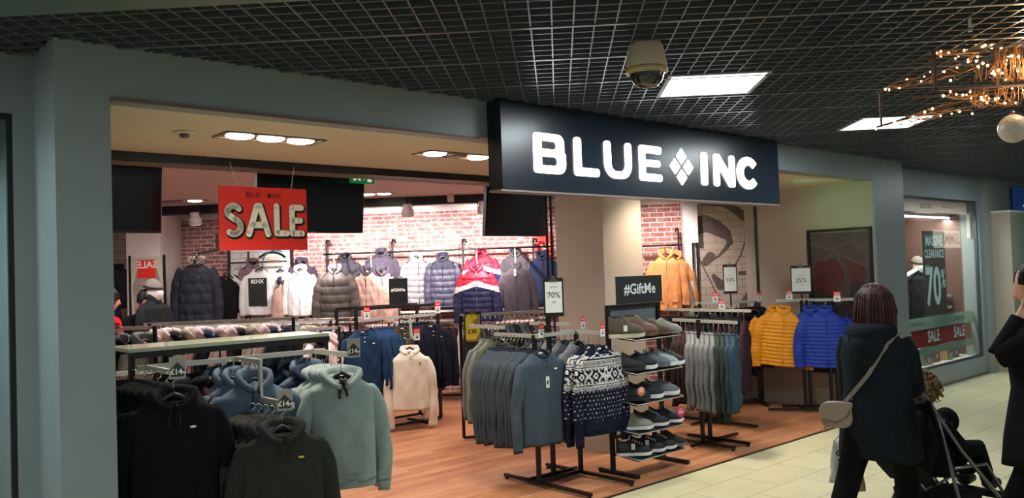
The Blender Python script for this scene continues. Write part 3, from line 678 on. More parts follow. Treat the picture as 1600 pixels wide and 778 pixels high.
def garment_parts(key, S):
    """list of (part name, mesh, label) for a garment kind; S holds sizes and materials"""
    if key in GC: return GC[key]
    g = lambda k, d=None: S.get(k, d)
    sw, L, d, drop, seed = g('sw', .215), g('L', .66), g('d', .055), g('drop', .105 if g('puffb', 0) else .095), g('seed', 0)
    SL, splay, pb = g('SL', .60), g('splay', .028), g('puffb', 0)
    m0 = g('mats') or [g('mat')]; out = []
    def add(n, mb, mm, lab=None, recalc=True, bevel=0): out.append((n, mb.mesh(n, mm, recalc, bevel), lab))
    add('body', body_mesh(sw, L, g('hw', sw), d, g('neck', .08), drop, g('dip', .045), g('fold', .010), pb, g('pa', .014), seed, g('N', 56), g('rows', 70 if pb else 26), g('mfun'), g('waist', 0), g('vneck', 0)), m0)
    if SL:
        for sd in (-1, 1): add('sleeve', sleeve_mesh(sd, sw, drop, SL, splay, g('r0', .066), g('r1', .043), pb, g('pa', .012)*.7, g('fl', .55), seed, g('fwd', 0), g('smfun')), g('smats') or m0)
    tm = g('trim') or m0[0]
    if g('ribs'):
        hw = g('hw', sw)
        m = MB(); R = []
        for z in (0, -.02, -.045, -.05): R.append([((hw - (.004 if z else 0))*math.copysign(abs(cos(a*pi/24))**.75, cos(a*pi/24)), (d*.95)*math.copysign(abs(sin(a*pi/24))**.7, sin(a*pi/24)), -.115 - L + .015 + z) for a in range(48)])
        m.rings(R); add('hem_band', m, tm)
        for sd in (-1, 1):
            p = sleeve_pts(sd, sw, drop, SL, splay, g('fwd', 0)); a, b = Vector(p[-2]), Vector(p[-1]); dd = (b - a).normalized()
            m = MB(); m.tube([b - dd*.01, b + dd*.01, b + dd*.05], [g('r1', .043)*1.03, g('r1', .043)*.98, g('r1', .043)*.9], 14, fl=.6); add('cuff', m, tm)
    c = g('collar')
    ry = .042
    if c == 'crew': add('collar', torus_collar(g('neck', .08), ry, .009, -.115, front_dip=g('dip', .045)), tm)
    if c == 'polo':
        m = MB(); nn = 24; R = []
        for rr, zz in ((1.0, -.115), (1.02, -.075), (1.08, -.07), (1.30, -.105), (1.32, -.112)):
            R.append([(g('neck', .08)*rr*cos(rad(-70 + 320*k/nn)), ry*rr*sin(rad(-70 + 320*k/nn)), zz - g('dip', .045)*max(0, -sin(rad(-70 + 320*k/nn)))**1.3) for k in range(nn + 1)])
        vs = [p for r in R for p in r]; fs = [(i*(nn + 1) + k, i*(nn + 1) + k + 1, (i + 1)*(nn + 1) + k + 1, (i + 1)*(nn + 1) + k) for i in range(4) for k in range(nn)]
        m.add(vs, fs, 0, True); add('collar', m, tm, recalc=False)
    if c == 'stand':
        m = MB(); R = []
        for rr, zz in ((1.05, -.125), (1.08, -.09), (1.02, -.055), (.9, -.05), (.86, -.08)):
            R.append([(g('neck', .08)*rr*cos(2*pi*k/28), (ry + .006)*rr*sin(2*pi*k/28), zz - g('dip', .045)*.9*max(0, -sin(2*pi*k/28))**1.3) for k in range(28)])
        m.rings(R, cap0=False, cap1=False); add('collar', m, tm)
    if c in ('hood', 'hoodup', 'fur'):
        m = MB(); n = 30; R = []
        up = c != 'hood'; h0, h1 = (.030, .055) if not up else (.035, .10)
        bag = .055 if not up else .075
        for k in range(n + 1):
            a_ = rad(-84 + 348*k/n); ca, sa = cos(a_), sin(a_); bk = max(0, sa); fr = max(0, -sa)
            Hh = h0 + (h1 - h0)*(.5 + .5*sa)**.8; nk = g('neck', .08)
            sec = []
            z0 = -.125 - (.05 if up else .075)*fr**1.6 - (.0 if not up else .01)*bk
            for (u, v) in ((1.0, -.25), (1.22 + .1*(1 - fr), .15), (1.32 + .05*bk, .6), (1.2, .95), (1.02, 1.0), (.9, .75), (.85, .2), (.88, -.25)) if up else ((1.15, -.35), (1.5, -.1), (1.68, .35), (1.6, .85), (1.36, 1.0), (1.12, .75), (1.0, .2), (.95, -.3)):
                wob = 1 + .03*sin(5*a_ + 3*u)
                x = nk*1.05*u*wob*ca; y = (.05*u + (bag*bk if u > 1.3 else bag*.45*bk))*sa*wob; z = z0 + Hh*v
                sec.append((x, y, z))
            R.append(sec)
        m.rings(R); add('hood', m, g('hoodmat') or m0[0])
        if c == 'hood' or g('lining'):
            m = MB(); m.tube([(g('neck', .08)*.8*cos(rad(t)), .035*sin(rad(t)), -.14 - .03*max(0, -sin(rad(t)))) for t in range(-90, 271, 20)], .012, 6); add('hood_lining', m, F_dark, None)
        if c == 'fur':
            m = MB(); rnd = random.Random(3)
            for k in range(260):
                a = rad(rnd.uniform(-75, 255)); b = rnd.uniform(0, 6.28); r = rnd.uniform(.02, .05)
                cx, cy, cz = .115*cos(a), .07*sin(a) - .0, -.07 - .05*max(0, -sin(a)) + .015*max(0, sin(a)); q = Vector((cos(a)*cos(b), sin(a)*cos(b), sin(b)))
                p0 = Vector((cx, cy, cz)); m.tube([p0, p0 + q*r*.7, p0 + q*r + Vector((rnd.uniform(-.01, .01), 0, -.006))], [.011, .008, .001], 4)
            add('fur_trim', m, g('furmat'))
    if g('lace'):
        for sd in (-1, 1):
            m = MB(); m.tube([(sd*.012, -.062, -.165), (sd*.02, -.068, -.19), (sd*.03*g('lace'), -.066, -.25), (sd*.026*g('lace'), -.064, -.30)], .004, 6); add('drawstring', m, g('lacemat', M_blkp))
    yf = -d*1.06
    if g('bow'):
        m = MB(); m.tube([(0, -.058, -.155), (-.02, -.066, -.20), (-.028, -.07, -.26)], [.012, .011, .008], 6).tube([(0, -.058, -.155), (.014, -.066, -.20), (.022, -.07, -.25)], [.012, .011, .008], 6).tube([(-.02, -.06, -.14), (.0, -.07, -.158), (.02, -.06, -.14)], .014, 6); add('drawstring', m, M_blkp)
    if g('zip'):
        m = MB(); z1 = -.16; z2 = -.115 - L*(g('zip') if g('zip') < 1 else .97); m.tube([(0, yf - .004 - (g('pa', 0) if pb else 0), z1 - (z1 - z2)*k/10) for k in range(11)], .005, 6); add('zip', m, g('zipmat', M_blkp))
    if g('placket'):
        m = MB(); m.box(-.016, .016, yf - .002, yf + .03, -.115 - .05 - .13, -.16); add('placket', m, tm)
    for k in range(g('buttons', 0)):
        m = MB(); m.lathe([(.0065, 0), (.0065, .003), (0, .004)], 10, M=Matrix.Translation((0, yf - .004, -.185 - .05*k)) @ Matrix.Rotation(pi/2, 4, 'X')); add('button', m, g('buttonmat', M_card))
    if g('logo'):
        lx, lz, lw = g('logo'); m = MB(); m.prism([(lx - lw, lz), (lx + lw, lz), (lx + lw*1.1, lz + lw*.9), (lx + lw*.45, lz + lw*.35), (lx, lz + lw*1.1), (lx - lw*.45, lz + lw*.35), (lx - lw*1.1, lz + lw*.9)], yf - .0055, yf + .01); add('logo', m, g('logomat', M_cream))
    if g('pocket'):
        m = MB(); zb = -.115 - L + .06; m.prism([(-.13, zb), (.13, zb), (.135, zb + .07), (.085, zb + .17), (-.085, zb + .17), (-.135, zb + .07)], yf - .006, yf + .02); add('pocket', m, m0[0], bevel=.003)
    if g('pockets'):
        for sd in (-1, 1):
            m = MB(); zb = -.115 - L + .1; m.prism([(sd*.06, zb), (sd*.15, zb), (sd*.15, zb + .12), (sd*.06, zb + .10)], yf - .014, yf + .02); add('pocket', m, m0[0], bevel=.004)
    if g('tag'):
        tx, tz = g('tag'); m = MB(); m.box(tx - .017, tx + .017, yf - .008, yf - .006, tz - .085, tz); add('hang_tag', m, M_card, 'white paper hang tag')
        m = MB(); m.box(tx - .008, tx + .008, yf - .0085, yf - .0075, tz - .06, tz - .03); add('tag_print', m, M_ink)
    if g('badge'):
        a, b, c_, e, mm, lab = g('badge'); m = MB(); m.box(a, b, yf - .016, yf - .004, c_, e); add('printed_panel', m, mm, lab)
    if g('label'):
        m = MB(); m.box(-.017, .017, .0, .03, -.135, -.122); add('neck_label', m, M_cream)
    GC[key] = out; return out
# hanger: shared meshes
def _hanger():
    a = MB(); pts = [(-.165, 0, -.21), (-.11, 0, -.172), (-.03, 0, -.115), (0, 0, -.10), (.03, 0, -.115), (.11, 0, -.172), (.165, 0, -.21)]
    a.tube(pts, [.008, .011, .011, .011, .011, .011, .008], 8, fl=.9); a.tube([(-.155, 0, -.214), (.155, 0, -.214)], .003, 6)
    h = MB(); h.tube([(0, 0, -.09), (0, 0, -.045)] + [(.018*sin(rad(t)) + .0, 0, -.018 - .018*cos(rad(t)) + .0) for t in range(0, 250, 25)], .0026, 6)
    return a.mesh('arms', M_blkp), h.mesh('hook', M_chr)
HANG = _hanger()
def hang(kind, S, x, y, z, rz, label, cat, group=None, tilt=0, sc_=1.0, hlabel=None, hg=None, parts=None):
    """a garment and its hanger, hooked on a rail at x, y, z"""
    h = thing('clothes_hanger', hlabel or ('black hanger carrying the ' + label)[:90].rsplit(' ', 0)[0], 'hanger', (x, y, z), rz, hg)
    if len(h['label'].split()) > 16: h['label'] = ' '.join(h['label'].split()[:16])
    link('arms', HANG[0], h); link('hook', HANG[1], h)
    o = thing(S.get('name', 'shirt'), label, cat, (x, y, z), rz, group, rot=(0, tilt, rz)); o.scale = (sc_,)*3
    for n, me, lab in garment_parts(kind, S):
        if parts and n not in parts: continue
        link(n, me, o, label=lab)
    return o
def row(kinds, specs, a, b, z, rz, n, label, cat, group, jr=.05, parts=None, sj=.03):
    """n packed garments from a to b along a rail"""
    hg = 'hangers of the ' + group
    for i in range(n):
        t = (i + .5)/n; k = kinds[i % len(kinds)] if not callable(kinds) else kinds(i)
        x = a[0] + (b[0] - a[0])*t; y = a[1] + (b[1] - a[1])*t
        hang(k, specs[k], x, y, z, rz + random.uniform(-jr, jr), label if isinstance(label, str) else label[k], cat, group if isinstance(label, str) else group + ', ' + label[k].split(' ')[0], sc_=1 + random.uniform(-sj, sj), hlabel='black hanger on the ' + ' '.join(group.split()[-9:]), hg=hg, parts=parts)

# fabrics
F_black = fab('black_sweat', (15, 18, 22)); F_olive = fab('dark_olive_sweat', (44, 47, 44)); F_sage = fab('sage_sweat', (136, 152, 150), var=.05)
F_blue = fab('dusty_blue_sweat', (84, 100, 116), var=.06); F_navy = fab('navy_sweat', (34, 42, 64)); F_char = fab('charcoal_marl', (66, 76, 84), var=.25, vscale=90)
F_henley = fab('slate_henley', (70, 82, 92), var=.08); F_grey = fab('grey_marl', (120, 124, 124), var=.25, vscale=90); F_oat = fab('oatmeal', (186, 178, 160), var=.06)
F_petrol = fab('petrol_blue', (34, 58, 88)); F_ol2 = fab('olive_brown', (70, 62, 50)); F_bknv = fab('black_navy', (22, 26, 38)); F_cream = fab('cream_pique', (228, 220, 200), var=.03)
F_maroon = fab('dark_maroon', (52, 34, 40)); F_dkgrn = fab('dark_green', (50, 60, 54)); F_dkblue = fab('dark_teal_blue', (52, 70, 84)); F_rib = fab('dark_rib', (34, 42, 58))
F_pink = fab('pale_pink_fleece', (226, 206, 204), var=.03); F_dark = fab('near_black', (24, 22, 24)); F_knit = fab('navy_knit', (26, 30, 50), bump=.5, bscale=300); F_kw = fab('white_knit', (214, 212, 208), bump=.5, bscale=300)
F_silv = fab('silver_marl', (116, 120, 120), var=.15, vscale=60); F_green = fab('khaki_green', (88, 92, 78)); F_wht = fab('white_cotton', (214, 212, 212), var=.02); F_den = fab('dark_denim', (58, 64, 78), var=.3)
def fair(c):
    # navy and white knitted bands, by height below the shoulder
    x, z = c.x, -c.z - .115; cell = .0085
    ix = int(math.floor(x/cell)); iz = int(math.floor(z/cell)); u = abs(ix)
    if z > .335: return 0 if not (iz % 4 == 0 and (u + (iz//4 % 2)*2) % 4 == 0) else (1 if z < .58 else 0)
    if z < .035: return 0
    r = iz
    if r in (4, 5, 6, 7): return 1 if (u % 9) in ((r - 4), 8 - (r - 4), (r - 3)) else 0
    if r in (8,): return 1 if (u % 4) != 2 else 0
    if r in (9, 11): return 1
    if r == 10: return 0
    if r in (12, 13, 14, 15): return (u + r) % 2
    if r in (16, 18): return 1
    if r in (17,): return 0
    if r in (19, 20): return 1 if (u + r) % 4 in (0, 1) else 0
    if 21 <= r <= 30:
        q = u % 16; rr = r - 21
        if q < 10: return 1 if abs(q - rr) <= 1 or abs(9 - q - rr) <= 1 else 0
        dd = abs(q - 12.5) + abs(rr - 4.5); return 1 if 1.6 < dd < 3.2 else 0
    if r in (31, 32): return 1 if (u + r) % 4 in (0, 1) else 0
    if r in (33, 35): return 1
    if r == 34: return 0
    return (u + r) % 2
def tri(c, *a):
    z = -c.z - .115
    return 0 if z < .155 + .05*abs(c.x)/.2 else (1 if z < .215 + .05*abs(c.x)/.2 else 2)
P_red = puff('red_puffer', (200, 30, 56)); P_wht = puff('white_puffer', (236, 232, 230)); P_nvy = puff('navy_puffer', (36, 38, 74)); P_brn = puff('brown_puffer', (76, 68, 64)); P_slt = puff('slate_puffer', (50, 48, 64)); P_slt2 = puff('slate_yoke', (32, 30, 44), .8)
P_gry = puff('grey_puffer', (116, 110, 114)); P_must = puff('mustard_puffer', (214, 140, 24)); P_blu = puff('royal_blue_puffer', (22, 52, 150)); P_blk = puff('black_parka', (30, 32, 42), .7); P_org = puff('orange_parka', (226, 150, 92), .75); P_dk = puff('dark_parka', (40, 38, 46), .75)
P_pnk = puff('tan_pink_parka', (170, 136, 124), .8); P_plum = puff('plum_puffer', (110, 84, 90)); F_bom = fab('grey_bomber', (76, 70, 76)); F_fur = mat('fur', (132, 116, 102), rough=1, var=.4, vscale=30); F_slh = fab('slate_parka', (68, 62, 74)); F_shp = fab('sherpa_white', (222, 218, 216), bump=.8, bscale=120)
SP = {
 'hood_black': dict(name='hooded_sweatshirt', mat=F_black, collar='hood', ribs=1, pocket=1, lace=1, sw=.235, L=.74, logo=(.095, -.30, .014), SL=.72),
 'hood_black_b': dict(name='hooded_sweatshirt', mat=F_black, collar='hood', ribs=1, sw=.225, L=.69, SL=.66, d=.035, seed=3),
 'hood_olive': dict(name='hooded_sweatshirt', mat=F_olive, collar='hood', ribs=1, lace=1, pocket=1, sw=.23, L=.68, logo=(.095, -.29, .014), SL=.64, logomat=M_yel),
 'hood_olive_b': dict(name='hooded_sweatshirt', mat=F_olive, collar='hood', ribs=1, sw=.22, L=.67, SL=.64, d=.035, seed=4),
 'hood_sage': dict(name='hooded_sweatshirt', mat=F_sage, collar='hood', ribs=1, pocket=1, bow=1, sw=.205, L=.68, SL=.68, splay=.035, fold=.006),
 'hood_sage_b': dict(name='hooded_sweatshirt', mat=F_sage, collar='hood', ribs=1, sw=.205, L=.64, SL=.62, d=.035, seed=5),
 'hood_blue': dict(name='hooded_sweatshirt', mat=F_blue, collar='hoodup', ribs=1, lace=1, sw=.225, L=.66, SL=.62, hoodmat=F_blue),
 'hood_blue_b': dict(name='hooded_sweatshirt', mat=F_blue, collar='hoodup', ribs=1, sw=.22, L=.66, SL=.62, d=.035, seed=6),
 'hood_navy_b': dict(name='hooded_sweatshirt', mat=F_navy, collar='hood', sw=.22, L=.66, SL=.62, d=.03, seed=7),
 'hood_dark_b': dict(name='hooded_sweatshirt', mat=F_dark, collar='hood', sw=.22, L=.66, SL=.62, d=.03, seed=8),
 'henley': dict(name='henley_shirt', mat=F_henley, trim=F_rib, collar='crew', ribs=0, placket=0, buttons=2, buttonmat=F_rib, sw=.215, L=.70, SL=.70, logo=(.09, -.255, .012), tag=(.0, -.30), neck=.085, fold=.006, label=1),
 'henley_b': dict(name='henley_shirt', mat=F_char, trim=F_rib, collar='crew', sw=.21, L=.70, SL=.70, d=.026, seed=11, splay=.0, fold=.014),
 'henley_c': dict(name='henley_shirt', mat=F_char, trim=F_rib, collar='crew', sw=.205, L=.71, SL=.71, d=.026, seed=12, splay=.01, fold=.016),
 'grey_b': dict(name='long_sleeve_shirt', mat=F_grey, collar='crew', sw=.215, L=.64, SL=.62, d=.028, seed=13),
 'green_b': dict(name='long_sleeve_shirt', mat=F_green, collar='crew', sw=.215, L=.62, SL=.60, d=.028, seed=14),
 'fair': dict(name='knitted_jumper', mats=[F_knit, F_kw], smats=[F_knit, F_kw], mfun=lambda c, *a: fair(c), smfun=lambda c, *a: fair(c), collar='crew', trim=F_knit, ribs=1, sw=.205, L=.66, SL=.70, N=200, rows=90, tag=(.0, -.27), neck=.088, fold=.004, r0=.075, label=1),
 'petrol': dict(name='henley_shirt', mat=F_petrol, collar='crew', buttons=2, sw=.21, L=.66, SL=.72, logo=(.1, -.26, .012), label=1),
 'petrol_b': dict(name='henley_shirt', mat=F_petrol, collar='crew', sw=.22, L=.66, SL=.60, d=.028),
 'olive2': dict(name='henley_shirt', mat=F_ol2, collar='crew', sw=.22, L=.66, SL=.62, buttons=2, label=1),
 'blacknv': dict(name='henley_shirt', mat=F_bknv, collar='crew', buttons=2, sw=.24, L=.72, SL=.70, logo=(.1, -.26, .012), label=1),
 'blacknv_b': dict(name='henley_shirt', mat=F_bknv, collar='crew', sw=.235, L=.72, SL=.60, d=.03, seed=2),
 'cream_polo': dict(name='polo_shirt', mat=F_cream, collar='polo', buttons=2, placket=1, sw=.19, L=.60, SL=.76, logo=(.09, -.25, .009), logomat=M_ink, splay=.01, fold=.005, label=1),
 'silver': dict(name='long_sleeve_shirt', mat=F_silv, collar='crew', sw=.21, L=.72, SL=.66, d=.028, seed=21), 'dgreen': dict(name='long_sleeve_shirt', mat=F_dkgrn, collar='crew', sw=.215, L=.78, SL=.66, d=.028, seed=22),
 'dblue': dict(name='long_sleeve_shirt', mat=F_dkblue, collar='crew', sw=.215, L=.70, SL=.66, d=.028, seed=23), 'maroon': dict(name='long_sleeve_shirt', mat=F_maroon, collar='crew', sw=.22, L=.70, SL=.66, d=.03, seed=24),
 'pinkfl': dict(name='hooded_sweatshirt', mat=F_pink, collar='hoodup', sw=.22, L=.6, SL=.55, d=.05, seed=31, lace=1), 'oat': dict(name='hooded_sweatshirt', mat=F_oat, collar='hoodup', sw=.22, L=.6, SL=.55, d=.045, seed=32),
 'grhood': dict(name='hooded_sweatshirt', mat=F_grey, collar='hoodup', sw=.22, L=.6, SL=.55, d=.045, seed=33, zip=1),
 'mustard': dict(name='padded_jacket', mat=P_must, collar='stand', puffb=.042, pa=.009, sw=.235, hw=.235, L=.62, SL=.62, d=.07, splay=.035, zip=1, zipmat=P_must, r0=.08, r1=.05, fold=.004),
 'royal': dict(name='padded_jacket', mat=P_blu, collar='stand', puffb=.042, pa=.009, sw=.235, hw=.235, L=.62, SL=.60, d=.07, splay=.035, zip=1, zipmat=P_blu, r0=.08, r1=.05, fold=.004),
 'tricol': dict(name='puffer_jacket', mats=[P_red, P_wht, P_nvy], smats=[P_red, P_wht, P_nvy], mfun=tri, smfun=tri, collar='hoodup', hoodmat=P_red, puffb=.07, pa=.012, sw=.22, L=.64, SL=.62, d=.07, splay=.05, zip=1, zipmat=M_chr, logo=(.12, -.26, .008), r0=.085, r1=.06),
 'brown': dict(name='puffer_jacket', mat=P_brn, collar='hoodup', hoodmat=P_gry, puffb=.105, pa=.017, sw=.22, L=.64, SL=.58, d=.08, splay=.06, zip=.4, r0=.095, r1=.07),
 'slate': dict(name='puffer_jacket', mats=[P_slt2, P_slt], mfun=lambda c, *a: 0 if -c.z < .25 else 1, collar='hoodup', puffb=.08, pa=.014, sw=.21, L=.66, SL=.6, d=.075, splay=.03, zip=1, r0=.085, r1=.06, hoodmat=P_slt2, smats=[P_slt, P_slt]),
 'ltgrey': dict(name='puffer_jacket', mat=P_gry, collar='hoodup', puffb=.08, pa=.014, sw=.2, L=.66, SL=.6, d=.075, splay=.03, zip=1, r0=.085, r1=.06, hoodmat=P_wht),
 'fur': dict(name='parka', mat=P_blk, collar='fur', furmat=F_fur, puffb=.13, pa=.012, sw=.25, hw=.27, L=.80, SL=.70, d=.09, splay=.05, zip=1, r0=.10, r1=.07, logo=(.06, -.30, .012)),
 'orange': dict(name='parka', mat=P_org, collar='hoodup', sw=.2, hw=.21, L=.66, SL=.58, d=.07, splay=.05, zip=1, zipmat=M_chr, pockets=1, r0=.08, r1=.058),
 'pinkparka': dict(name='parka', mat=P_pnk, collar='hoodup', hoodmat=F_slh, sw=.17, L=.66, SL=.6, d=.06, splay=.01, zip=1, r0=.075, r1=.055, puffb=.1, pa=.006),
 'slhood': dict(name='parka', mat=F_slh, collar='hoodup', sw=.225, L=.62, SL=.58, d=.07, r0=.09, puffb=.12, pa=.008), 'dkhood': dict(name='parka', mat=P_dk, collar='hoodup', sw=.21, L=.62, SL=.58, d=.07, r0=.085, puffb=.12, pa=.008),
 'sherpa': dict(name='fleece_jacket', mat=F_shp, collar='hoodup', hoodmat=F_oat, sw=.21, L=.60, SL=.56, d=.07, zip=1, r0=.085),
 'bomber': dict(name='bomber_jacket', mat=F_bom, collar='stand', ribs=1, sw=.215, L=.60, SL=.56, d=.065, zip=1, zipmat=M_ink, r0=.08, splay=.04, tag=(-.02, -.14)),
 'bomber_b': dict(name='bomber_jacket', mat=F_bom, collar='hoodup', ribs=1, sw=.21, L=.56, SL=.54, d=.06), 'nvyjk': dict(name='bomber_jacket', mat=F_navy, collar='hoodup', ribs=1, sw=.2, L=.68, SL=.58, d=.06, zip=1),
 'plum': dict(name='puffer_jacket', mat=P_plum, collar='hoodup', puffb=.08, pa=.014, sw=.18, L=.66, SL=.6, d=.07, r0=.085),
 'tee_w': dict(name='t_shirt', mat=F_wht, collar='crew', sw=.23, L=.66, SL=.24, splay=.06, r0=.085, r1=.08, badge=(-.07, .07, -.30, -.25, M_gcard, 'grey printed bar')),
 'tee_b': dict(name='long_sleeve_shirt', mat=F_wht, collar='crew', sw=.2, L=.64, SL=.62, badge=(-.13, .13, -.62, -.23, M_ink, 'black printed block')),
 'tee_k': dict(name='t_shirt', mat=F_dark, collar='crew', sw=.19, L=.62, SL=.24, splay=.04),
 'denim': dict(name='denim_jacket', mat=F_den, collar='polo', sw=.2, L=.56, SL=.56, buttons=4, zip=0, pockets=1),
}
SP['red_b'] = dict(SP['tricol'], puffb=.07)

# ------------------------------------------------------------------ racks
def rack(label, loc, rz, bars, rails, posts, feet=(), name='clothes_rack', extra=None):
    o = thing(name, label, 'clothes rack', loc, rz)
    for a, b in posts: part('upright', MB().bar(a, b, .03), M_blk, o)
    for a, b in bars: part('base_bar', MB().bar(a, b, .03, .025), M_blk, o)
    for a, b in rails: part('rail', MB().bar(a, b, .016, .03), M_rail, o)
    for f in feet: part('levelling_foot', MB().lathe([(.018, -.0), (.018, .01), (.006, .012), (.006, .03)], 10, M=Matrix.Translation(f)), M_blkp, o)
    return o
# D-frame racks: local x = s, local y = t (into the shop); origin at floor
def Drack(label, s, t, **k): return rack(label, W(s, t, 0), DR, **k)

# henley rack
Drack('black four-way rack carrying grey henleys and fair isle jumpers', 4.80, 4.92,
  bars=[((-.24, -.62, .03), (-.24, .35, .03)), ((.24, -.62, .03), (.24, .35, .03)), ((-.24, -.05, .035), (.24, -.05, .035)), ((-.24, .05, .035), (.3, .05, .035))],
  posts=[((-.24, -.06, .03), (-.24, -.06, 1.20)), ((.24, -.06, .03), (.24, -.06, 1.20)), ((-.02, .0, .03), (-.02, .0, 1.36))],
  rails=[((-.24, -.12, 1.19), (-.24, .42, 1.19)), ((.24, -.34, 1.19), (.24, .12, 1.19)), ((-.24, .3, 1.25), (-.24, .75, 1.25)), ((.24, .02, 1.25), (.24, .5, 1.25)), ((-.24, -.06, 1.19), (.24, -.06, 1.19))],
  feet=[(-.24, -.6, 0), (-.24, .33, 0), (.24, -.6, 0), (.24, .33, 0)])
o = hang('henley', SP['henley'], *W(4.57, 4.80, 1.19), DR - .02, 'slate grey henley shirt at the front of its rail, white tag on the chest', 'shirt', sc_=1.04)
row(['henley_b', 'henley_c'], SP, W(4.56, 4.86), W(4.52, 5.30), 1.19, DR, 11, 'charcoal marl henley packed behind the slate grey one', 'shirt', 'charcoal henleys on the near rail', jr=.04)
row(['green_b', 'grey_b'], SP, W(4.62, 5.36), W(4.62, 5.52), 1.25, DR, 4, 'green and grey tops behind the charcoal henleys', 'shirt', 'tops hung behind the charcoal henleys')
hang('fair', SP['fair'], *W(5.04, 4.60, 1.19), DR - .08, 'navy and white fair isle jumper at the front of its rail', 'jumper')
hang('fair', SP['fair'], *W(5.02, 4.70, 1.195), DR - .02, 'second fair isle jumper mostly hidden behind the front one', 'jumper')
row(['grey_b', 'henley_b'], SP, W(5.03, 4.80), W(5.0, 5.36), 1.22, DR, 8, 'grey marl top hanging between the henleys and the pillar', 'shirt', 'grey tops behind the fair isle jumpers')
price_tag(*W(4.56, 4.775, 1.18), DR, 'sale tag standing above the slate grey henley', .055, .11, None)
price_tag(*W(5.05, 4.57, 1.16), DR, 'lower sale tag above the front fair isle jumper', .05, .10, None)
price_tag(*W(5.12, 4.85, 1.21), DR, 'upper sale tag behind the fair isle jumpers', .05, .10, None)

# sweater rack behind the shoes
Drack('black rack with maroon, grey and green long-sleeve tops behind the shoes', 6.72, 4.75,
  bars=[((-.12, -.35, .03), (-.12, .35, .03)), ((.12, -.35, .03), (.12, .35, .03)), ((-.3, .0, .03), (.45, .0, .03))],
  posts=[((-.05, .05, .03), (-.05, .05, 1.19)), ((.07, .05, .03), (.07, .05, 1.19))],
  rails=[((-.05, -.38, 1.17), (.12, .48, 1.17)), ((-.05, .05, 1.17), (.1, .05, 1.17))], feet=[(-.12, -.33, 0), (.12, -.33, 0), (-.12, .33, 0)])
seq = ['dblue', 'dblue', 'dgreen', 'dgreen', 'silver', 'silver', 'silver', 'silver', 'silver', 'silver', 'maroon', 'maroon', 'maroon']
row(lambda i: seq[i], SP, W(6.67, 4.38), W(6.84, 5.22), 1.17, rad(74), 13, {'dblue': 'teal-blue long-sleeve top at the mall end of the rack', 'dgreen': 'dark green long-sleeve top beside the silver ones', 'silver': 'silver grey long-sleeve top in the middle of the rack', 'maroon': 'maroon long-sleeve top at the shoe end of the rack'}, 'shirt', 'long-sleeve tops on the front rack', jr=.03)
Drack('second black rack with dark maroon tops behind the silver tops', 7.62, 5.4,
  bars=[((0, -.6, .03), (0, .5, .03)), ((-.3, 0, .03), (.3, 0, .03))], posts=[((-.03, 0, .03), (-.03, 0, 1.2)), ((.03, 0, .03), (.03, 0, 1.2))],
  rails=[((0, -.58, 1.22), (.1, .6, 1.22)), ((-.1, .1, 1.22), (.1, .1, 1.22))])
row(['maroon', 'hood_dark_b'], SP, W(7.60, 4.86), W(7.72, 6.0), 1.22, rad(72), 15, 'dark maroon top behind the silver and green ones', 'shirt', 'dark tops on the rear rack', jr=.03)

# shoe rack
SR = thing('shoe_rack', 'tall black shoe stand with five wire shelves', 'shoe rack', W(5.24, 4.68, 0), DR)
for x in (0, .67):
    part('upright', MB().bar((x, 0, .03), (x, 0, 1.385), .032), M_blk, SR)
    part('foot', MB().bar((x, -.27, .018), (x, .15, .018), .035, .03), M_blk, SR)
part('top_bar', MB().bar((-.016, 0, 1.385), (.69, 0, 1.385), .03), M_blk, SR)
part('lower_bar', MB().bar((0, 0, .30), (.67, 0, .30), .025), M_blk, SR)
part('back_panel', MB().box(.02, .65, .01, .02, 1.12, 1.37), mat('back_panel_grey', (96, 106, 110), rough=.5), SR)
o = thing('gift_sign', 'black board reading #GiftMe standing on the shoe stand', 'sign', W(5.66, 4.67, 1.402), DR)
part('board', MB().box(-.305, .305, 0, .012, 0, .235), mat('sign_black', (30, 36, 38), rough=.5), o); lettering('#GiftMe', .125, M_card, o, (-.0, -.003, .12), bold=.0025)
part('stand', MB().box(-.2, -.17, .012, .03, 0, .1).box(.17, .2, .012, .03, 0, .1), M_blk, o)
SHZ = [1.15, .875, .625, .385, .175]
for i, z in enumerate(SHZ):
    m = MB(); m.tube([(.02, .0, z - .01), (.02, -.24, z - .03), (.03, -.265, z - .035), (.64, -.265, z - .035), (.65, -.24, z - .03), (.65, 0, z - .01)], .004, 6)
    part('wire_rim', m, M_rail, SR)
    m = MB(); m.box(.02, .65, -.255, 0.0, -.004, .004, M=Matrix.Translation((0, 0, z - .018)) @ Matrix.Rotation(rad(5), 4, 'X')); part('shelf', m, M_blk, SR)
    for x in (.18, .49): part('bracket', MB().bar((x, 0, z + .05), (x, 0, z - .04), .012).bar((x, 0, z - .03), (x, -.12, z - .028), .01), M_blk, SR)
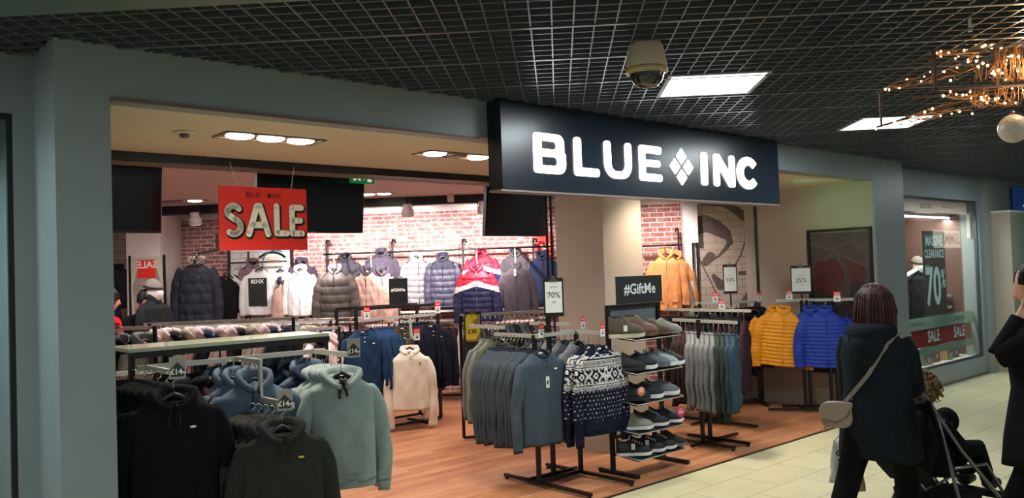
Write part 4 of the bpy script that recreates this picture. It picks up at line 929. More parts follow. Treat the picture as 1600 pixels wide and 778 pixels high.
def shoe_meshes(style, up, so, lc):
    """sole, upper, laces; toe points to -y, heel at +y, length .29"""
    key = ('shoe', style, up.name, so.name)
    if key in GC: return GC[key]
    Lh = .145; R = []; hi = style == 'boot'
    def wid(t): return .032 + .016*sin(pi*min(1, t*1.15))*(1 if t < .5 else 1) - (.012*max(0, t - .8)/.2) + (.008 if .15 < t < .45 else 0)
    n = 16; m = MB(); sole = []
    outl = []
    for k in range(n + 1):
        t = k/n; y = -Lh + 2*Lh*t; wv = .047*sqrt(max(0, 1 - (max(0, .28 - t)/.28)**2)) - .014*max(0, (t - .28))/.72
        if t > .9: wv *= sqrt(max(.05, 1 - ((t - .9)/.1)**2*.9))
        outl.append((y, max(.006, wv)))
    th = .030 if style in ('boot', 'runner') else .024
    rings = []
    for y, wv in outl:
        lift = .012*max(0, (-Lh + .06 - y)/.06)**2
        rings.append([(-wv, y, lift), (wv, y, lift), (wv + .003, y, th + lift*.6), (-wv - .003, y, th + lift*.6)])
    m.rings(rings, smooth=False); ms = m.mesh('sole', so, bevel=0)
    m = MB(); rings = []; N = 14
    for i, (y, wv) in enumerate(outl):
        t = i/n
        if hi: h = .045 + .035*min(1, t/.35) + .055*max(0, min(1, (t - .38)/.2))
        else: h = .034 + .038*min(1, t/.42) + .034*max(0, min(1, (t - .42)/.16)) - .026*max(0, min(1, (t - .58)/.16)) + .034*max(0, (t - .80)/.2)
        h *= (.55 + .45*min(1, t/.12))
        ww = wv*(.98 if t < .5 else .92); ring = []
        for k in range(N):
            a = pi*k/(N - 1); x = ww*cos(a); z = th - .004 + h*max(0, sin(a))**.75
            if t > .5: x = ww*math.copysign(abs(cos(a))**.6, cos(a))*(1 - .25*max(0, sin(a)))
            ring.append((x, y, z))
        rings.append(ring)
    m.rings(rings); mu = m.mesh('upper', up)
    m = MB(); m.box(-.02, .02, .045, .125, 0, .003, M=Matrix.Translation((0, 0, th + (.128 if hi else .074)))); mo = m.mesh('opening', M_ink)
    m = MB()
    for k in range(5):
        y = -.055 + k*.018; z = th + .060 + k*(.0085 if not hi else .013); m.tube([(-.022, y, z - .008), (0, y - .003, z + .006), (.022, y, z - .008)], .0028, 5)
    ml = m.mesh('laces', lc)
    GC[key] = [('sole', ms), ('upper', mu), ('opening', mo), ('laces', ml)]; return GC[key]
S_brn = mat('brown_suede', (84, 72, 60), rough=.8, var=.2, vscale=40); S_brn2 = mat('tan_leather', (110, 78, 60), rough=.6, var=.2, vscale=40); S_gum = mat('cream_sole', (206, 196, 168), rough=.7); S_wht = mat('white_sole', (235, 238, 236), rough=.5)
S_blk = mat('black_mesh', (26, 28, 31), rough=.7, var=.2, vscale=80); S_gry = mat('grey_mesh', (104, 112, 116), rough=.8, var=.1, vscale=80); S_lgr = mat('pale_grey_mesh', (168, 176, 178), rough=.8); S_dks = mat('dark_sole', (40, 40, 42), rough=.6); S_tau = mat('taupe_canvas', (138, 138, 128), rough=.9, var=.1, vscale=90)
SHOES = [ # shelf, x, style, upper, sole, lace, label
 (0, .08, 'boot', S_brn, S_gum, S_brn2, 'brown suede ankle boot with thick cream sole on the top shelf'), (0, .26, 'boot', S_brn2, S_brn2, S_brn, 'tan leather boot second on the top shelf'), (0, .44, 'low', S_brn, S_brn2, S_gum, 'brown shoe third on the top shelf'), (0, .58, 'low', S_tau, S_tau, S_brn, 'green-grey shoe at the right end of the top shelf'),
 (1, .07, 'runner', S_blk, S_dks, S_blk, 'all-black trainer at the left of the second shelf'), (1, .23, 'runner', S_blk, S_wht, S_gry, 'black trainer with white toe on the second shelf'), (1, .40, 'runner', S_gry, S_gry, S_gry, 'grey trainer in the middle of the second shelf'), (1, .51, 'runner', S_lgr, S_wht, S_lgr, 'pale grey trainer near the right of the second shelf'), (1, .61, 'runner', S_blk, S_wht, S_blk, 'black trainer at the right end of the second shelf'),
 (2, .12, 'runner', S_blk, S_dks, S_blk, 'black trainer hidden at the left of the third shelf'), (2, .30, 'runner', S_blk, S_wht, S_blk, 'black trainer with white sole on the third shelf'), (2, .52, 'runner', S_gry, S_wht, S_gry, 'grey knit trainer with white sole at the right of the third shelf'),
 (3, .15, 'low', S_tau, S_wht, S_tau, 'taupe canvas shoe with white sole on the fourth shelf'), (3, .36, 'low', S_blk, S_wht, S_wht, 'black shoe with white laces on the fourth shelf'), (3, .56, 'low', S_blk, S_wht, S_blk, 'plain black slip-on at the right of the fourth shelf'),
 (4, .12, 'low', S_blk, S_wht, S_blk, 'black shoe with white label at the left of the bottom shelf'), (4, .30, 'low', S_blk, S_wht, S_wht, 'black shoe with white laces and label on the bottom shelf'), (4, .45, 'low', S_blk, S_wht, S_blk, 'black shoe third along the bottom shelf'), (4, .59, 'low', S_blk, S_gry, S_blk, 'black shoe at the right end of the bottom shelf')]
for sh, x, st, up, so, lc, lb in SHOES:
    p = W(5.24 + x, 4.68 - .135, SHZ[sh] - .019)
    o = thing('shoe', lb, 'shoe', p, DR + rad(52), None); o.scale = (1.05, 1.05, 1.1)
    for n, me in shoe_meshes(st, up, so, lc): link(n, me, o)
    if 'label' in lb or sh == 0 and x < .2: part('hang_tag', MB().box(-.015, .015, -.001, .001, 0, .045, M=Matrix.Translation((-.05, .02, .05))@Matrix.Rotation(-pi/2 - .2, 4, 'Z')), M_card, o)
def sticker(s, t, z, label, m, txt):
    o = thing('price_sticker', label, 'sticker', W(s, t, z), DR - .2)
    part('disc', MB().lathe([(.0, .002), (.038, .002), (.038, 0)], 24, M=Matrix.Rotation(pi/2, 4, 'X')), m, o); lettering(txt, .024, M_card, o, (0, -.004, .003), bold=.0006)
sticker(5.30, 4.40, .70, 'round orange price sticker on the third shelf of the shoe stand', mat('sticker_orange', (214, 130, 110), rough=.5), '£15')
sticker(5.76, 4.36, .47, 'round pink sale sticker on the fourth shelf of the shoe stand', mat('sticker_pink', (214, 50, 100), rough=.5), 'SALE')

# padded jacket rack on the right
rack('black rack by the side wall carrying the mustard and blue padded jackets', (2.86, 9.86, 0), 0,
  bars=[((-.5, -.05, .03), (.32, -.26, .03)), ((-.3, .1, .03), (.3, .1, .03)), ((-.1, -.15, .03), (-.1, .1, .03))],
  posts=[((-.06, .0, .03), (-.06, .0, 1.27)), ((.0, .0, .03), (.0, .0, 1.27)), ((.2, -.12, .03), (.2, -.12, 1.27)), ((.27, -.12, .03), (.27, -.12, 1.27))],
  rails=[((-.35, .0, 1.27), (.1, .0, 1.27)), ((.05, -.15, 1.27), (.5, -.2, 1.27)), ((0, 0, 1.27), (.2, -.12, 1.27))])
hang('mustard', SP['mustard'], 2.565, 9.72, 1.27, -.25, 'mustard yellow padded jacket hanging beside the side wall', 'jacket', tilt=rad(4))
hang('mustard', SP['mustard'], 2.50, 9.86, 1.27, -.35, 'second mustard jacket almost hidden behind the front one', 'jacket')
hang('royal', SP['royal'], 2.95, 9.50, 1.27, -.18, 'royal blue padded jacket beside the mustard one', 'jacket')
hang('royal', SP['royal'], 2.84, 9.66, 1.27, -.3, 'second blue padded jacket peeking out behind the front one', 'jacket')
hang('hood_dark_b', SP['hood_dark_b'], 2.30, 10.05, 1.27, -.5, 'black jacket on a white hanger left of the mustard jackets', 'jacket')
price_tag(2.66, 9.84, 1.28, -.2, 'sale tag above the mustard padded jacket', .07, .10, None); price_tag(3.06, 9.4, 1.26, -.2, 'left sale tag above the blue padded jacket', .07, .11, None); price_tag(3.27, 9.35, 1.23, -.15, 'right sale tag above the blue padded jacket', .07, .10, None)
# rack before the mural
rack('low rack with dark tops in front of the mural', (2.05, 10.35, 0), .1, bars=[((-.35, 0, .03), (.35, 0, .03)), ((-.35, -.3, .03), (-.35, .2, .03)), ((.35, -.3, .03), (.35, .2, .03))], posts=[((-.35, 0, .03), (-.35, 0, 1.25)), ((.35, 0, .03), (.35, 0, 1.25))], rails=[((-.4, 0, 1.25), (.4, 0, 1.25))])
row(['hood_dark_b', 'dgreen', 'maroon'], SP, (1.75, 10.33), (2.4, 10.37), 1.25, pi/2, 12, 'dark top packed edge-on below the mural', 'shirt', 'dark tops below the mural')
price_tag(1.86, 10.1, 1.27, 0, 'tilted sale tag left of the 50% sign', .07, .11, None); price_tag(2.38, 10.1, 1.27, .5, 'tilted sale tag right of the 50% sign', .07, .10, None); price_tag(1.78, 9.3, 1.22, .1, 'sale tag above the rear rail of dark tops', .07, .10, None)

# middle rack: petrol, olive, black henleys with the cream polo on an arm
RB = Drack('wide black floor rack with petrol, olive and black henleys', 5.35, 7.95,
  bars=[((-.55, 0, .03), (.56, 0, .03)), ((.3, -.1, .02), (.3, .3, .02)), ((-.55, .42, .03), (.56, .42, .03)), ((.56, 0, .03), (.56, .42, .03))],
  posts=[((-.55, 0, .03), (-.55, 0, 1.36)), ((.56, 0, .03), (.56, 0, 1.36)), ((-.55, .42, .03), (-.55, .42, 1.36)), ((.56, .42, .03), (.56, .42, 1.36))],
  rails=[((-.55, .02, 1.24), (.56, .02, 1.24)), ((.05, .02, 1.24), (.05, -.16, 1.24)), ((.05, -.16, 1.24), (.05, -.18, 1.02)), ((.05, -.18, 1.02), (.05, -.26, 1.0))], feet=[(.3, -.08, 0)])
part('top_bar', MB().bar((-.55, 0, 1.36), (.56, 0, 1.36), .03).bar((-.55, .42, 1.36), (.56, .42, 1.36), .03), M_blk, RB)
q = W(5.35 - .50, 7.90); hang('petrol', SP['petrol'], q.x, q.y, 1.24, DR - .25, 'petrol blue henley at the left of the wide floor rack', 'shirt')
q = W(5.35 + .04, 7.93); hang('olive2', SP['olive2'], q.x, q.y, 1.24, DR - .25, 'olive brown henley behind the cream polo', 'shirt')
q = W(5.35 + .42, 7.90); hang('blacknv', SP['blacknv'], q.x, q.y, 1.24, DR - .25, 'black navy henley at the right of the wide floor rack', 'shirt')
q = W(5.35 + .42, 8.02); hang('blacknv_b', SP['blacknv_b'], q.x, q.y, 1.25, DR - .15, 'black shirt directly behind the black navy henley', 'shirt')
q = W(5.32, 7.70); hang('cream_polo', SP['cream_polo'], q.x, q.y, 1.01, DR - .4, 'cream long-sleeve polo shirt on the low arm of the rack', 'shirt', sc_=1.1)
q = W(5.34, 7.78); hang('cream_polo', SP['cream_polo'], q.x, q.y, 1.0, DR - .18, 'second cream polo just behind the front one', 'shirt', sc_=1.02)
row(['petrol_b'], SP, W(5.05, 8.06), W(5.3, 8.06), 1.24, -DR, 7, 'petrol blue shirt packed edge-on along the rail', 'shirt', 'petrol shirts packed on the wide floor rack')
row(['blacknv_b'], SP, W(5.5, 8.1), W(5.9, 8.1), 1.26, -DR, 8, 'black shirt packed edge-on along the rail', 'shirt', 'black shirts packed on the wide floor rack')
for s, t, z, lb in ((4.87, 7.84, 1.25, 'sale tag above the petrol blue henley'), (5.83, 7.84, 1.26, 'sale tag above the black navy henley'), (5.37, 7.62, .99, 'sale tag above the cream polo')):
    price_tag(*W(s, t, z), DR - .3, lb, .065, .13, None)
# table-height rack behind with more clothes
rack('low black rack along the back wall under the jackets', (-1.9, 11.6, 0), 0, bars=[((-1.6, 0, .03), (1.7, 0, .03))], posts=[((x, 0, .03), (x, 0, 1.2)) for x in (-1.6, -.5, .6, 1.7)], rails=[((-1.6, 0, 1.2), (1.7, 0, 1.2)), ((-1.6, -.25, 1.08), (1.7, -.25, 1.08))])
row(['hood_dark_b', 'maroon', 'oat', 'hood_dark_b', 'dgreen'], SP, (-3.4, 11.35), (-.3, 11.35), 1.08, pi/2, 34, 'dark top packed edge-on on the low rail under the wall jackets', 'shirt', 'tops on the low rail below the wall jackets', parts=('body', 'sleeve'))
rack('rack of dark tops behind the henley rack beside the pillar', (-.55, 8.7, 0), .3, bars=[((-.5, 0, .03), (.5, 0, .03)), ((0, -.3, .03), (0, .3, .03))], posts=[((-.5, 0, .03), (-.5, 0, 1.28)), ((.45, 0, .03), (.45, 0, 1.28))], rails=[((-.5, 0, 1.28), (.45, 0, 1.28))])
row(['hood_dark_b', 'henley_b', 'dgreen'], SP, (-.95, 8.58), (-.15, 8.82), 1.28, pi/2 + .3, 16, 'dark top behind the henley rack', 'shirt', 'dark tops on the rack beside the pillar', parts=('body', 'sleeve'))

# ------------------------------------------------------------------ left front rack
LR = Drack('large black floor rack with a pale glass shelf on top', 2.15, 4.95,
  bars=[((-.62, 0, .03), (.6, 0, .03)), ((-.62, .35, .03), (.6, .35, .03)), ((-.62, -.2, .03), (-.62, .5, .03)), ((.6, -.2, .03), (.6, .5, .03))],
  posts=[((-.62, 0, .03), (-.62, 0, 1.30)), ((.6, 0, .03), (.6, 0, 1.30)), ((-.62, .35, .03), (-.62, .35, 1.30)), ((.6, .35, .03), (.6, .35, 1.30)), ((-.05, 0, .03), (-.05, 0, 1.30))],
  rails=[((-.6, -.03, 1.235), (.58, -.03, 1.235)), ((-.55, -.03, 1.235), (-.55, -.55, 1.235)), ((.5, -.03, 1.235), (.5, -.5, 1.235)), ((-.02, -.03, 1.235), (-.02, -.35, 1.235)), ((-.02, -.35, 1.25), (-.02, -.35, 1.02)), ((-.02, -.35, 1.02), (-.02, -.75, 1.02))])
part('shelf', MB().box(-.64, .62, -.02, .37, 1.325, 1.345), mat('pale_glass_shelf', (176, 186, 160), rough=.12, spec=.6), LR, 'pale green glass shelf')
part('shelf_frame', MB().box(-.64, .62, -.025, .0, 1.29, 1.325).box(-.64, .62, .35, .375, 1.29, 1.325), M_blk, LR)
q = W(1.57, 4.42); hang('hood_black', SP['hood_black'], q.x, q.y, 1.235, DR - .28, 'black hooded sweatshirt with tiny crown emblem at the left front', 'hoodie', sc_=.92)
row(['hood_black_b'], SP, W(1.58, 4.49), W(1.50, 5.0), 1.235, DR - .15, 6, 'black hooded sweatshirt packed behind the crown emblem one', 'hoodie', 'black hoodies on the left arm')
q = W(2.58, 4.46); hang('hood_sage', SP['hood_sage'], q.x, q.y, 1.235, DR - .35, 'sage hooded sweatshirt with a black bow drawstring', 'hoodie', sc_=.95)
row(['hood_sage_b'], SP, W(2.62, 4.53), W(2.58, 4.70), 1.235, DR - .25, 3, 'sage hooded sweatshirt packed behind the bow drawstring one', 'hoodie', 'sage hoodies on the right arm')
row(['hood_navy_b', 'hood_blue_b'], SP, W(2.58, 4.76), W(2.50, 5.2), 1.235, DR - .2, 7, 'navy and blue hoodies behind the sage ones', 'hoodie', 'navy hoodies on the right arm')
q = W(2.12, 4.66); hang('hood_blue', SP['hood_blue'], q.x, q.y, 1.235, DR - .25, 'dusty blue hooded sweatshirt at the front of the middle arm', 'hoodie')
row(['hood_blue_b'], SP, W(2.10, 4.74), W(2.02, 4.95), 1.235, DR - .2, 3, 'dusty blue hooded sweatshirt packed behind the front blue one', 'hoodie', 'blue hoodies on the middle arm')
row(['hood_dark_b', 'maroon'], SP, W(1.7, 4.98), W(2.3, 4.98), 1.235, -DR, 10, 'dark brown hoodie packed edge-on under the shelf', 'hoodie', 'dark hoodies under the glass shelf')
q = W(2.06, 4.20); hang('hood_olive', SP['hood_olive'], q.x, q.y, 1.02, DR - .3, 'dark olive hooded sweatshirt low at the front of the rack', 'hoodie', sc_=.93)
row(['hood_olive_b'], SP, W(2.06, 4.27), W(2.02, 4.52), 1.02, DR - .2, 4, 'dark olive hooded sweatshirt packed behind the front olive one', 'hoodie', 'olive hoodies on the low arm')
price_card(*W(1.575, 4.37, 1.215), DR - .35, 'grey price card £14.99 above the black hoodie')
price_card(*W(2.055, 4.15, 1.01), DR - .45, 'grey price card £14.99 above the olive hoodie')
price_card(*W(2.64, 4.41, 1.225), DR - .35, 'grey price card £14.99 above the sage hoodie')
o = thing('offer_card', 'yellow offer card for 19.99 seen under the glass shelf', 'sign', W(2.35, 5.7, 1.235), DR - .3)
part('card', MB().box(-.11, .11, 0, .003, 0, .08), M_yel, o); part('cross', MB().ribbon([(-.05, .01), (.0, .07)], .005, -.001).ribbon([(-.05, .07), (.0, .01)], .005, -.001), M_ink, o, recalc=False); lettering('£19.99', .03, M_ink, o, (.05, -.002, .045), bold=.0006)
part('stem', MB().box(-.006, .006, .003, .01, -1.235, .01), M_blk, o)

# ------------------------------------------------------------------ racks further in, left
def brack(lb, x, y, rz, n, kinds, label, group, half=.7, z=1.22, parts=None):
    rack(lb, (x, y, 0), rz, bars=[((-half, 0, .03), (half, 0, .03)), ((-half, -.25, .03), (-half, .25, .03)), ((half, -.25, .03), (half, .25, .03))], posts=[((-half, 0, .03), (-half, 0, z + .01)), ((half, 0, .03), (half, 0, z + .01))], rails=[((-half - .05, 0, z), (half + .05, 0, z))])
    c, s_ = cos(rz), sin(rz)
    row(kinds, SP, (x - half*c*.92, y - half*s_*.92), (x + half*c*.92, y + half*s_*.92), z, rz + pi/2 - .5, n, label, 'hoodie', group, parts=parts)
brack('chrome-railed rack with pale pink and cream fleeces behind the glass shelf', -3.05, 7.4, .25, 12, ['pinkfl', 'pinkfl', 'hood_dark_b', 'oat', 'pinkfl', 'hood_navy_b'], 'pale and dark fleeces hanging behind the glass shelf', 'fleeces behind the glass shelf', .62, 1.35)
brack('chrome-railed rack of dark and navy tops in the middle of the shop', -3.35, 8.9, .15, 16, ['hood_navy_b', 'hood_dark_b', 'hood_navy_b', 'grhood', 'oat'], 'navy and dark tops on the middle rack', 'tops on the middle rack', .85, 1.24, ('body', 'sleeve', 'hood'))
brack('rack of oatmeal fleeces left of the wide floor rack', -2.55, 8.3, .5, 6, ['pinkfl', 'oat', 'oat', 'pinkfl', 'hood_dark_b'], 'oatmeal and pink fleeces beside the petrol henley', 'fleeces left of the petrol henley', .32, 1.2)
brack('rack of grey zip hoodies at the far left', -3.85, 6.9, .1, 7, ['grhood', 'hood_dark_b', 'grhood', 'pinkfl'], 'grey zip hoodie beside the left grey pillar', 'grey hoodies at the far left', .4, 1.34)
brack('rack of dark brown tops low at the far left edge', -2.98, 5.36, .6, 6, ['hood_dark_b', 'maroon'], 'dark brown top at the left edge of the opening', 'brown tops at the far left edge', .3, 1.12, ('body', 'sleeve'))
brack('rack of dark tops under the mannequin', -4.4, 10.0, .1, 12, ['hood_dark_b', 'dgreen', 'hood_navy_b'], 'dark top on the rack near the white column', 'dark tops near the white column', .7, 1.16, ('body', 'sleeve'))
price_tag(-3.80, 6.7, 1.24, .2, 'left tilted sale tag above the grey hoodies', .075, .12, None); price_tag(-3.64, 6.65, 1.28, -.1, 'right sale tag above the grey hoodies', .075, .12, None)
# chrome T rails in the middle distance
for x, y, lb in ((-3.6, 9.9, 'chrome rail stand left, before the mirror'), (-2.9, 10.1, 'chrome rail stand right, before the white fleece')):
    o = thing('rail_stand', lb, 'clothes rack', (x, y, 0), .1)
    part('rail', MB().tube([(-.45, 0, 1.16), (.45, 0, 1.16)], .014, 8).tube([(-.45, .3, 1.2), (.45, .3, 1.2)], .012, 8), M_chr, o)
    part('upright', MB().bar((-.3, .15, 0), (-.3, .15, 1.18), .03).bar((.3, .15, 0), (.3, .15, 1.18), .03), M_blk, o)
    part('cross_arm', MB().bar((-.3, 0, 1.15), (-.3, .3, 1.19), .02).bar((.3, 0, 1.15), (.3, .3, 1.19), .02), M_chr, o)
    part('base', MB().bar((-.3, -.2, .02), (-.3, .5, .02), .03).bar((.3, -.2, .02), (.3, .5, .02), .03), M_blk, o)

# ------------------------------------------------------------------ jackets on the back wall
for i, x in enumerate((-3.37, -2.40, -1.37, -.35)):
    o = thing('wall_upright', ['black wall post above the brown puffer', 'black wall post behind the #GiftMe card', 'black wall post left of the red and white jacket', 'black wall post right of the grey bomber'][i], 'wall post', (x, 12.0, 0))
    part('post', MB().bar((0, 0, 0), (0, 0, 2.24 - .03*i), .03), M_blk, o); part('hook', MB().tube([(0, 0, 2.22 - .03*i), (.01, -.01, 2.27 - .03*i), (.045, -.02, 2.26 - .03*i), (.05, -.03, 2.22 - .03*i)], .018, 8), M_blk, o); part('wall_bracket', MB().bar((0, 0, 2.2 - .03*i), (0, .18, 2.2 - .03*i), .025), M_blk, o)
o = thing('wall_rail', 'long black rail along the brick wall holding the jackets', 'rail', (-1.75, 11.97, 2.06)); part('rail', MB().tube([(-1.66, 0, 0), (1.66, 0, 0)], .014, 8), M_blk, o); part('end_cap', MB().lathe([(.02, -.01), (.02, .01)], 10, M=Matrix.Translation((1.66, 0, 0)) @ Matrix.Rotation(pi/2, 4, 'Y')), M_blk, o)
def wallj(kind, x, y, z, label, rz=0, sc_=1.0, cat='jacket'):
    q = hang(kind, SP[kind], x, y, z, rz, label, cat, sc_=sc_)
    if cat == 'jacket': q.scale = (.86*sc_, .9*sc_, 1.06*sc_)
    return q
def arm(x, z, lb, y0=11.97, y1=11.2):
    o = thing('display_arm', lb, 'display arm', (x, y0, z)); part('arm', MB().bar((0, 0, .0), (0, y1 - y0, -.02), .02), M_blk, o); part('drop_rod', MB().bar((0, y1 - y0 + .05, .0), (0, y1 - y0 + .05, -.22), .014), M_rail, o)
wallj('fur', -4.86, 10.95, 2.10, 'black parka with fur-trimmed hood at the brick corner', .12)
o = thing('parka_hook', 'dark wall hook holding the black fur-trimmed parka', 'hook', (-4.86, 10.95, 2.10)); part('arm', MB().bar((0, 0, .0), (0, 1.25, .12), .03), M_blk, o); part('post', MB().bar((-.1, .95, .1), (-.1, .95, .32), .03), mat('rusty_hook', (70, 36, 32), rough=.6), o)
wallj('plum', -4.40, 11.8, 2.08, 'plum puffer jacket between the parka and the mirror', .5)
wallj('slhood', -3.72, 11.95, 2.08, 'slate hooded jacket right beside the mirror frame', .9)
wallj('pinkparka', -3.84, 11.5, 1.80, 'narrow tan parka beside the mirror frame', 1.0)
wallj('sherpa', -3.58, 11.4, 1.96, 'white fleece jacket left of the brown puffer', 0)
wallj('dkhood', -3.08, 11.93, 2.12, 'dark hooded parka on the wall behind the brown puffer')
arm(-3.06, 2.06, 'display arm carrying the brown puffer')
wallj('brown', -3.05, 11.25, 1.95, 'brown quilted puffer jacket with grey hood on a face-out arm', 0, 1.03)
wallj('slhood', -2.55, 11.93, 2.17, 'slate hooded parka on the wall behind the pink parkas')
arm(-2.55, 2.06, 'display arm carrying the pink parkas')
wallj('pinkparka', -2.62, 11.3, 1.92, 'left pink-tan parka on a face-out arm', -.1); wallj('pinkparka', -2.42, 11.36, 1.90, 'right pink-tan parka beside its twin', .1)
wallj('ltgrey', -2.03, 11.85, 2.09, 'pale grey puffer jacket with a white hood lining', .5)
wallj('slate', -1.64, 11.8, 2.07, 'slate puffer jacket with darker navy yoke', 0)
wallj('red_b', -1.10, 11.93, 2.11, 'red and white puffer on the wall rail behind the three-colour one')
arm(-1.10, 2.06, 'display arm carrying the three-colour puffer')
wallj('tricol', -1.11, 11.25, 1.91, 'red, white and navy puffer jacket on a face-out arm', 0, 1.06)
wallj('bomber_b', -.61, 11.93, 2.10, 'grey hooded jacket on the wall rail behind the bomber'); arm(-.58, 2.06, 'display arm carrying the grey bomber')
wallj('bomber', -.57, 11.3, 1.90, 'grey bomber jacket on a face-out arm')
wallj('nvyjk', -.22, 11.92, 2.05, 'navy jacket at the right end of the back wall')
wallj('orange', 1.34, 10.5, 1.98, 'orange hooded parka hanging beside the pillar', 0); wallj('orange', 1.47, 10.62, 1.96, 'second orange parka partly behind the first', .15)
o = thing('wall_upright', 'black hooked wall post beside the orange parkas', 'wall post', (1.54, 10.72, 0)); part('post', MB().bar((0, 0, 0), (0, 0, 2.17), .022), M_blk, o); part('hook', MB().tube([(0, 0, 2.16), (-.01, 0, 2.2), (-.03, -.01, 2.19), (-.035, -.02, 2.15)], .012, 8), M_blk, o)
o = thing('wall_rail', 'short rail on the brick wall holding the orange parkas', 'rail', (1.28, 10.66, 1.98)); part('rail', MB().tube([(-.3, 0, 0), (.3, 0, 0)], .012, 8), M_blk, o); part('cross_arm', MB().bar((.05, 0, 0), (.05, -.2, 0), .015), M_blk, o)
o = thing('poster', 'small red poster at the right end of the back wall', 'poster', (-.2, 12.17, 1.88)); part('sheet', MB().box(-.13, .13, 0, .01, 0, .36), M_red, o); part('print', MB().ribbon([(-.05, .2), (.02, .17), (.07, .21)], .04, -.002), M_cream, o, recalc=False)
# denim on the script wall
for i, (x, z) in enumerate(((-6.35, 2.1), (-6.55, 2.08), (-6.42, 1.72))): wallj('denim', x, 11.7 - .15*i, z, ['dark denim jacket nearest the white column', 'dark denim jacket behind the grey pillar edge', 'lower denim jacket hung in front of the others'][i], .3)
o = thing('wall_rail', 'pale rail holding the denim jackets at far left', 'rail', (-6.6, 11.75, 2.1)); part('rail', MB().tube([(-.5, 0, 0), (.45, 0, 0)], .014, 8), M_rail, o); part('bracket', MB().bar((.4, 0, 0), (.4, .45, 0), .02), M_rail, o)
# mirror view in a black frame, its reflected graffiti and t-shirts built solid
o = thing('mirror_view_panel', 'black framed panel of white brick with blue scrawl, standing in for a mirror view', 'panel', (-4.37, 11.95, 0))
part('board', MB().box(-.42, .48, .02, .05, .0, 2.22), brick_mat('white_brick_panel', (220, 218, 214), (206, 204, 200), (168, 164, 160), .26, .085, .006), o)
part('frame', MB().bar((-.44, 0, 0), (-.44, 0, 2.24), .03).bar((.50, 0, 0), (.50, 0, 2.24), .035).bar((-.44, 0, 2.24), (.5, 0, 2.24), .03), M_blk, o)
part('painted_scrawl', MB().ribbon(arc(.2, 1.9, .25, .22, 40, 170), .04, .017).ribbon(arc(.25, 1.95, .2, .2, 60, 200), .02, .016), mat('teal_paint', (90, 150, 160), rough=.8), o, recalc=False)
part('painted_stroke', MB().ribbon([(-.2, 2.05), (.3, 2.0)], .02, .016), mat('ochre_paint', (190, 150, 110), rough=.8), o, recalc=False)
o = thing('wall_rail', 'rail holding the white tops in the framed panel', 'rail', (-4.35, 11.8, 1.98)); part('rail', MB().tube([(-.38, 0, 0), (.45, 0, 0)], .012, 8), M_blk, o); part('post', MB().bar((-.13, .05, -1.98), (-.13, .05, .16), .025), M_blk, o)
t_ = wallj('tee_b', -4.22, 11.55, 1.98, 'white long-sleeve top with a black printed block', 0, cat='shirt'); lettering('XH28', .075, M_card, t_, (0, -.079, -.28), mirror=True, bold=.002)
wallj('tee_w', -3.93, 11.6, 1.96, 'white t-shirt with a small grey bar print', 0, cat='shirt')
for i in range(3): wallj('tee_k' if i % 2 == 0 else 'tee_w', -4.66 + .02*i, 11.4 + .14*i, 1.9, ['black t-shirt leftmost in the framed panel', 'white t-shirt edge between two black ones', 'black t-shirt beside the printed long-sleeve top'][i], 1.0, cat='shirt')
# mirror on the white column, its reflection painted on as flat shapes
o = thing('framed_mirror', 'black framed mirror on the white column with a painted reflection of reversed SALE', 'mirror', (-5.45, 10.78, 1.0))
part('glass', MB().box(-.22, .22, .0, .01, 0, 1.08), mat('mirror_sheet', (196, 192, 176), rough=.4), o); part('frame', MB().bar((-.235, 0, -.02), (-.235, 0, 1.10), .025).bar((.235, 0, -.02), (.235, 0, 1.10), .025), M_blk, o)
part('sign_reflection', MB().box(-.13, .12, -.004, -.001, .80, 1.04), M_red, o); lettering('SALE', .13, M_card, o, (0, -.006, .97), mirror=True, bold=.003)
part('jacket_reflection', MB().prism([(-.18, .25), (.18, .25), (.2, .7), (.12, .95), (-.12, .95), (-.2, .7)], -.001, 0), mat('reflected_jacket', (150, 142, 128), rough=.8, var=.3), o)
lettering('BLUE INC', .055, M_ink, o, (0, -.004, .60), bold=.001)

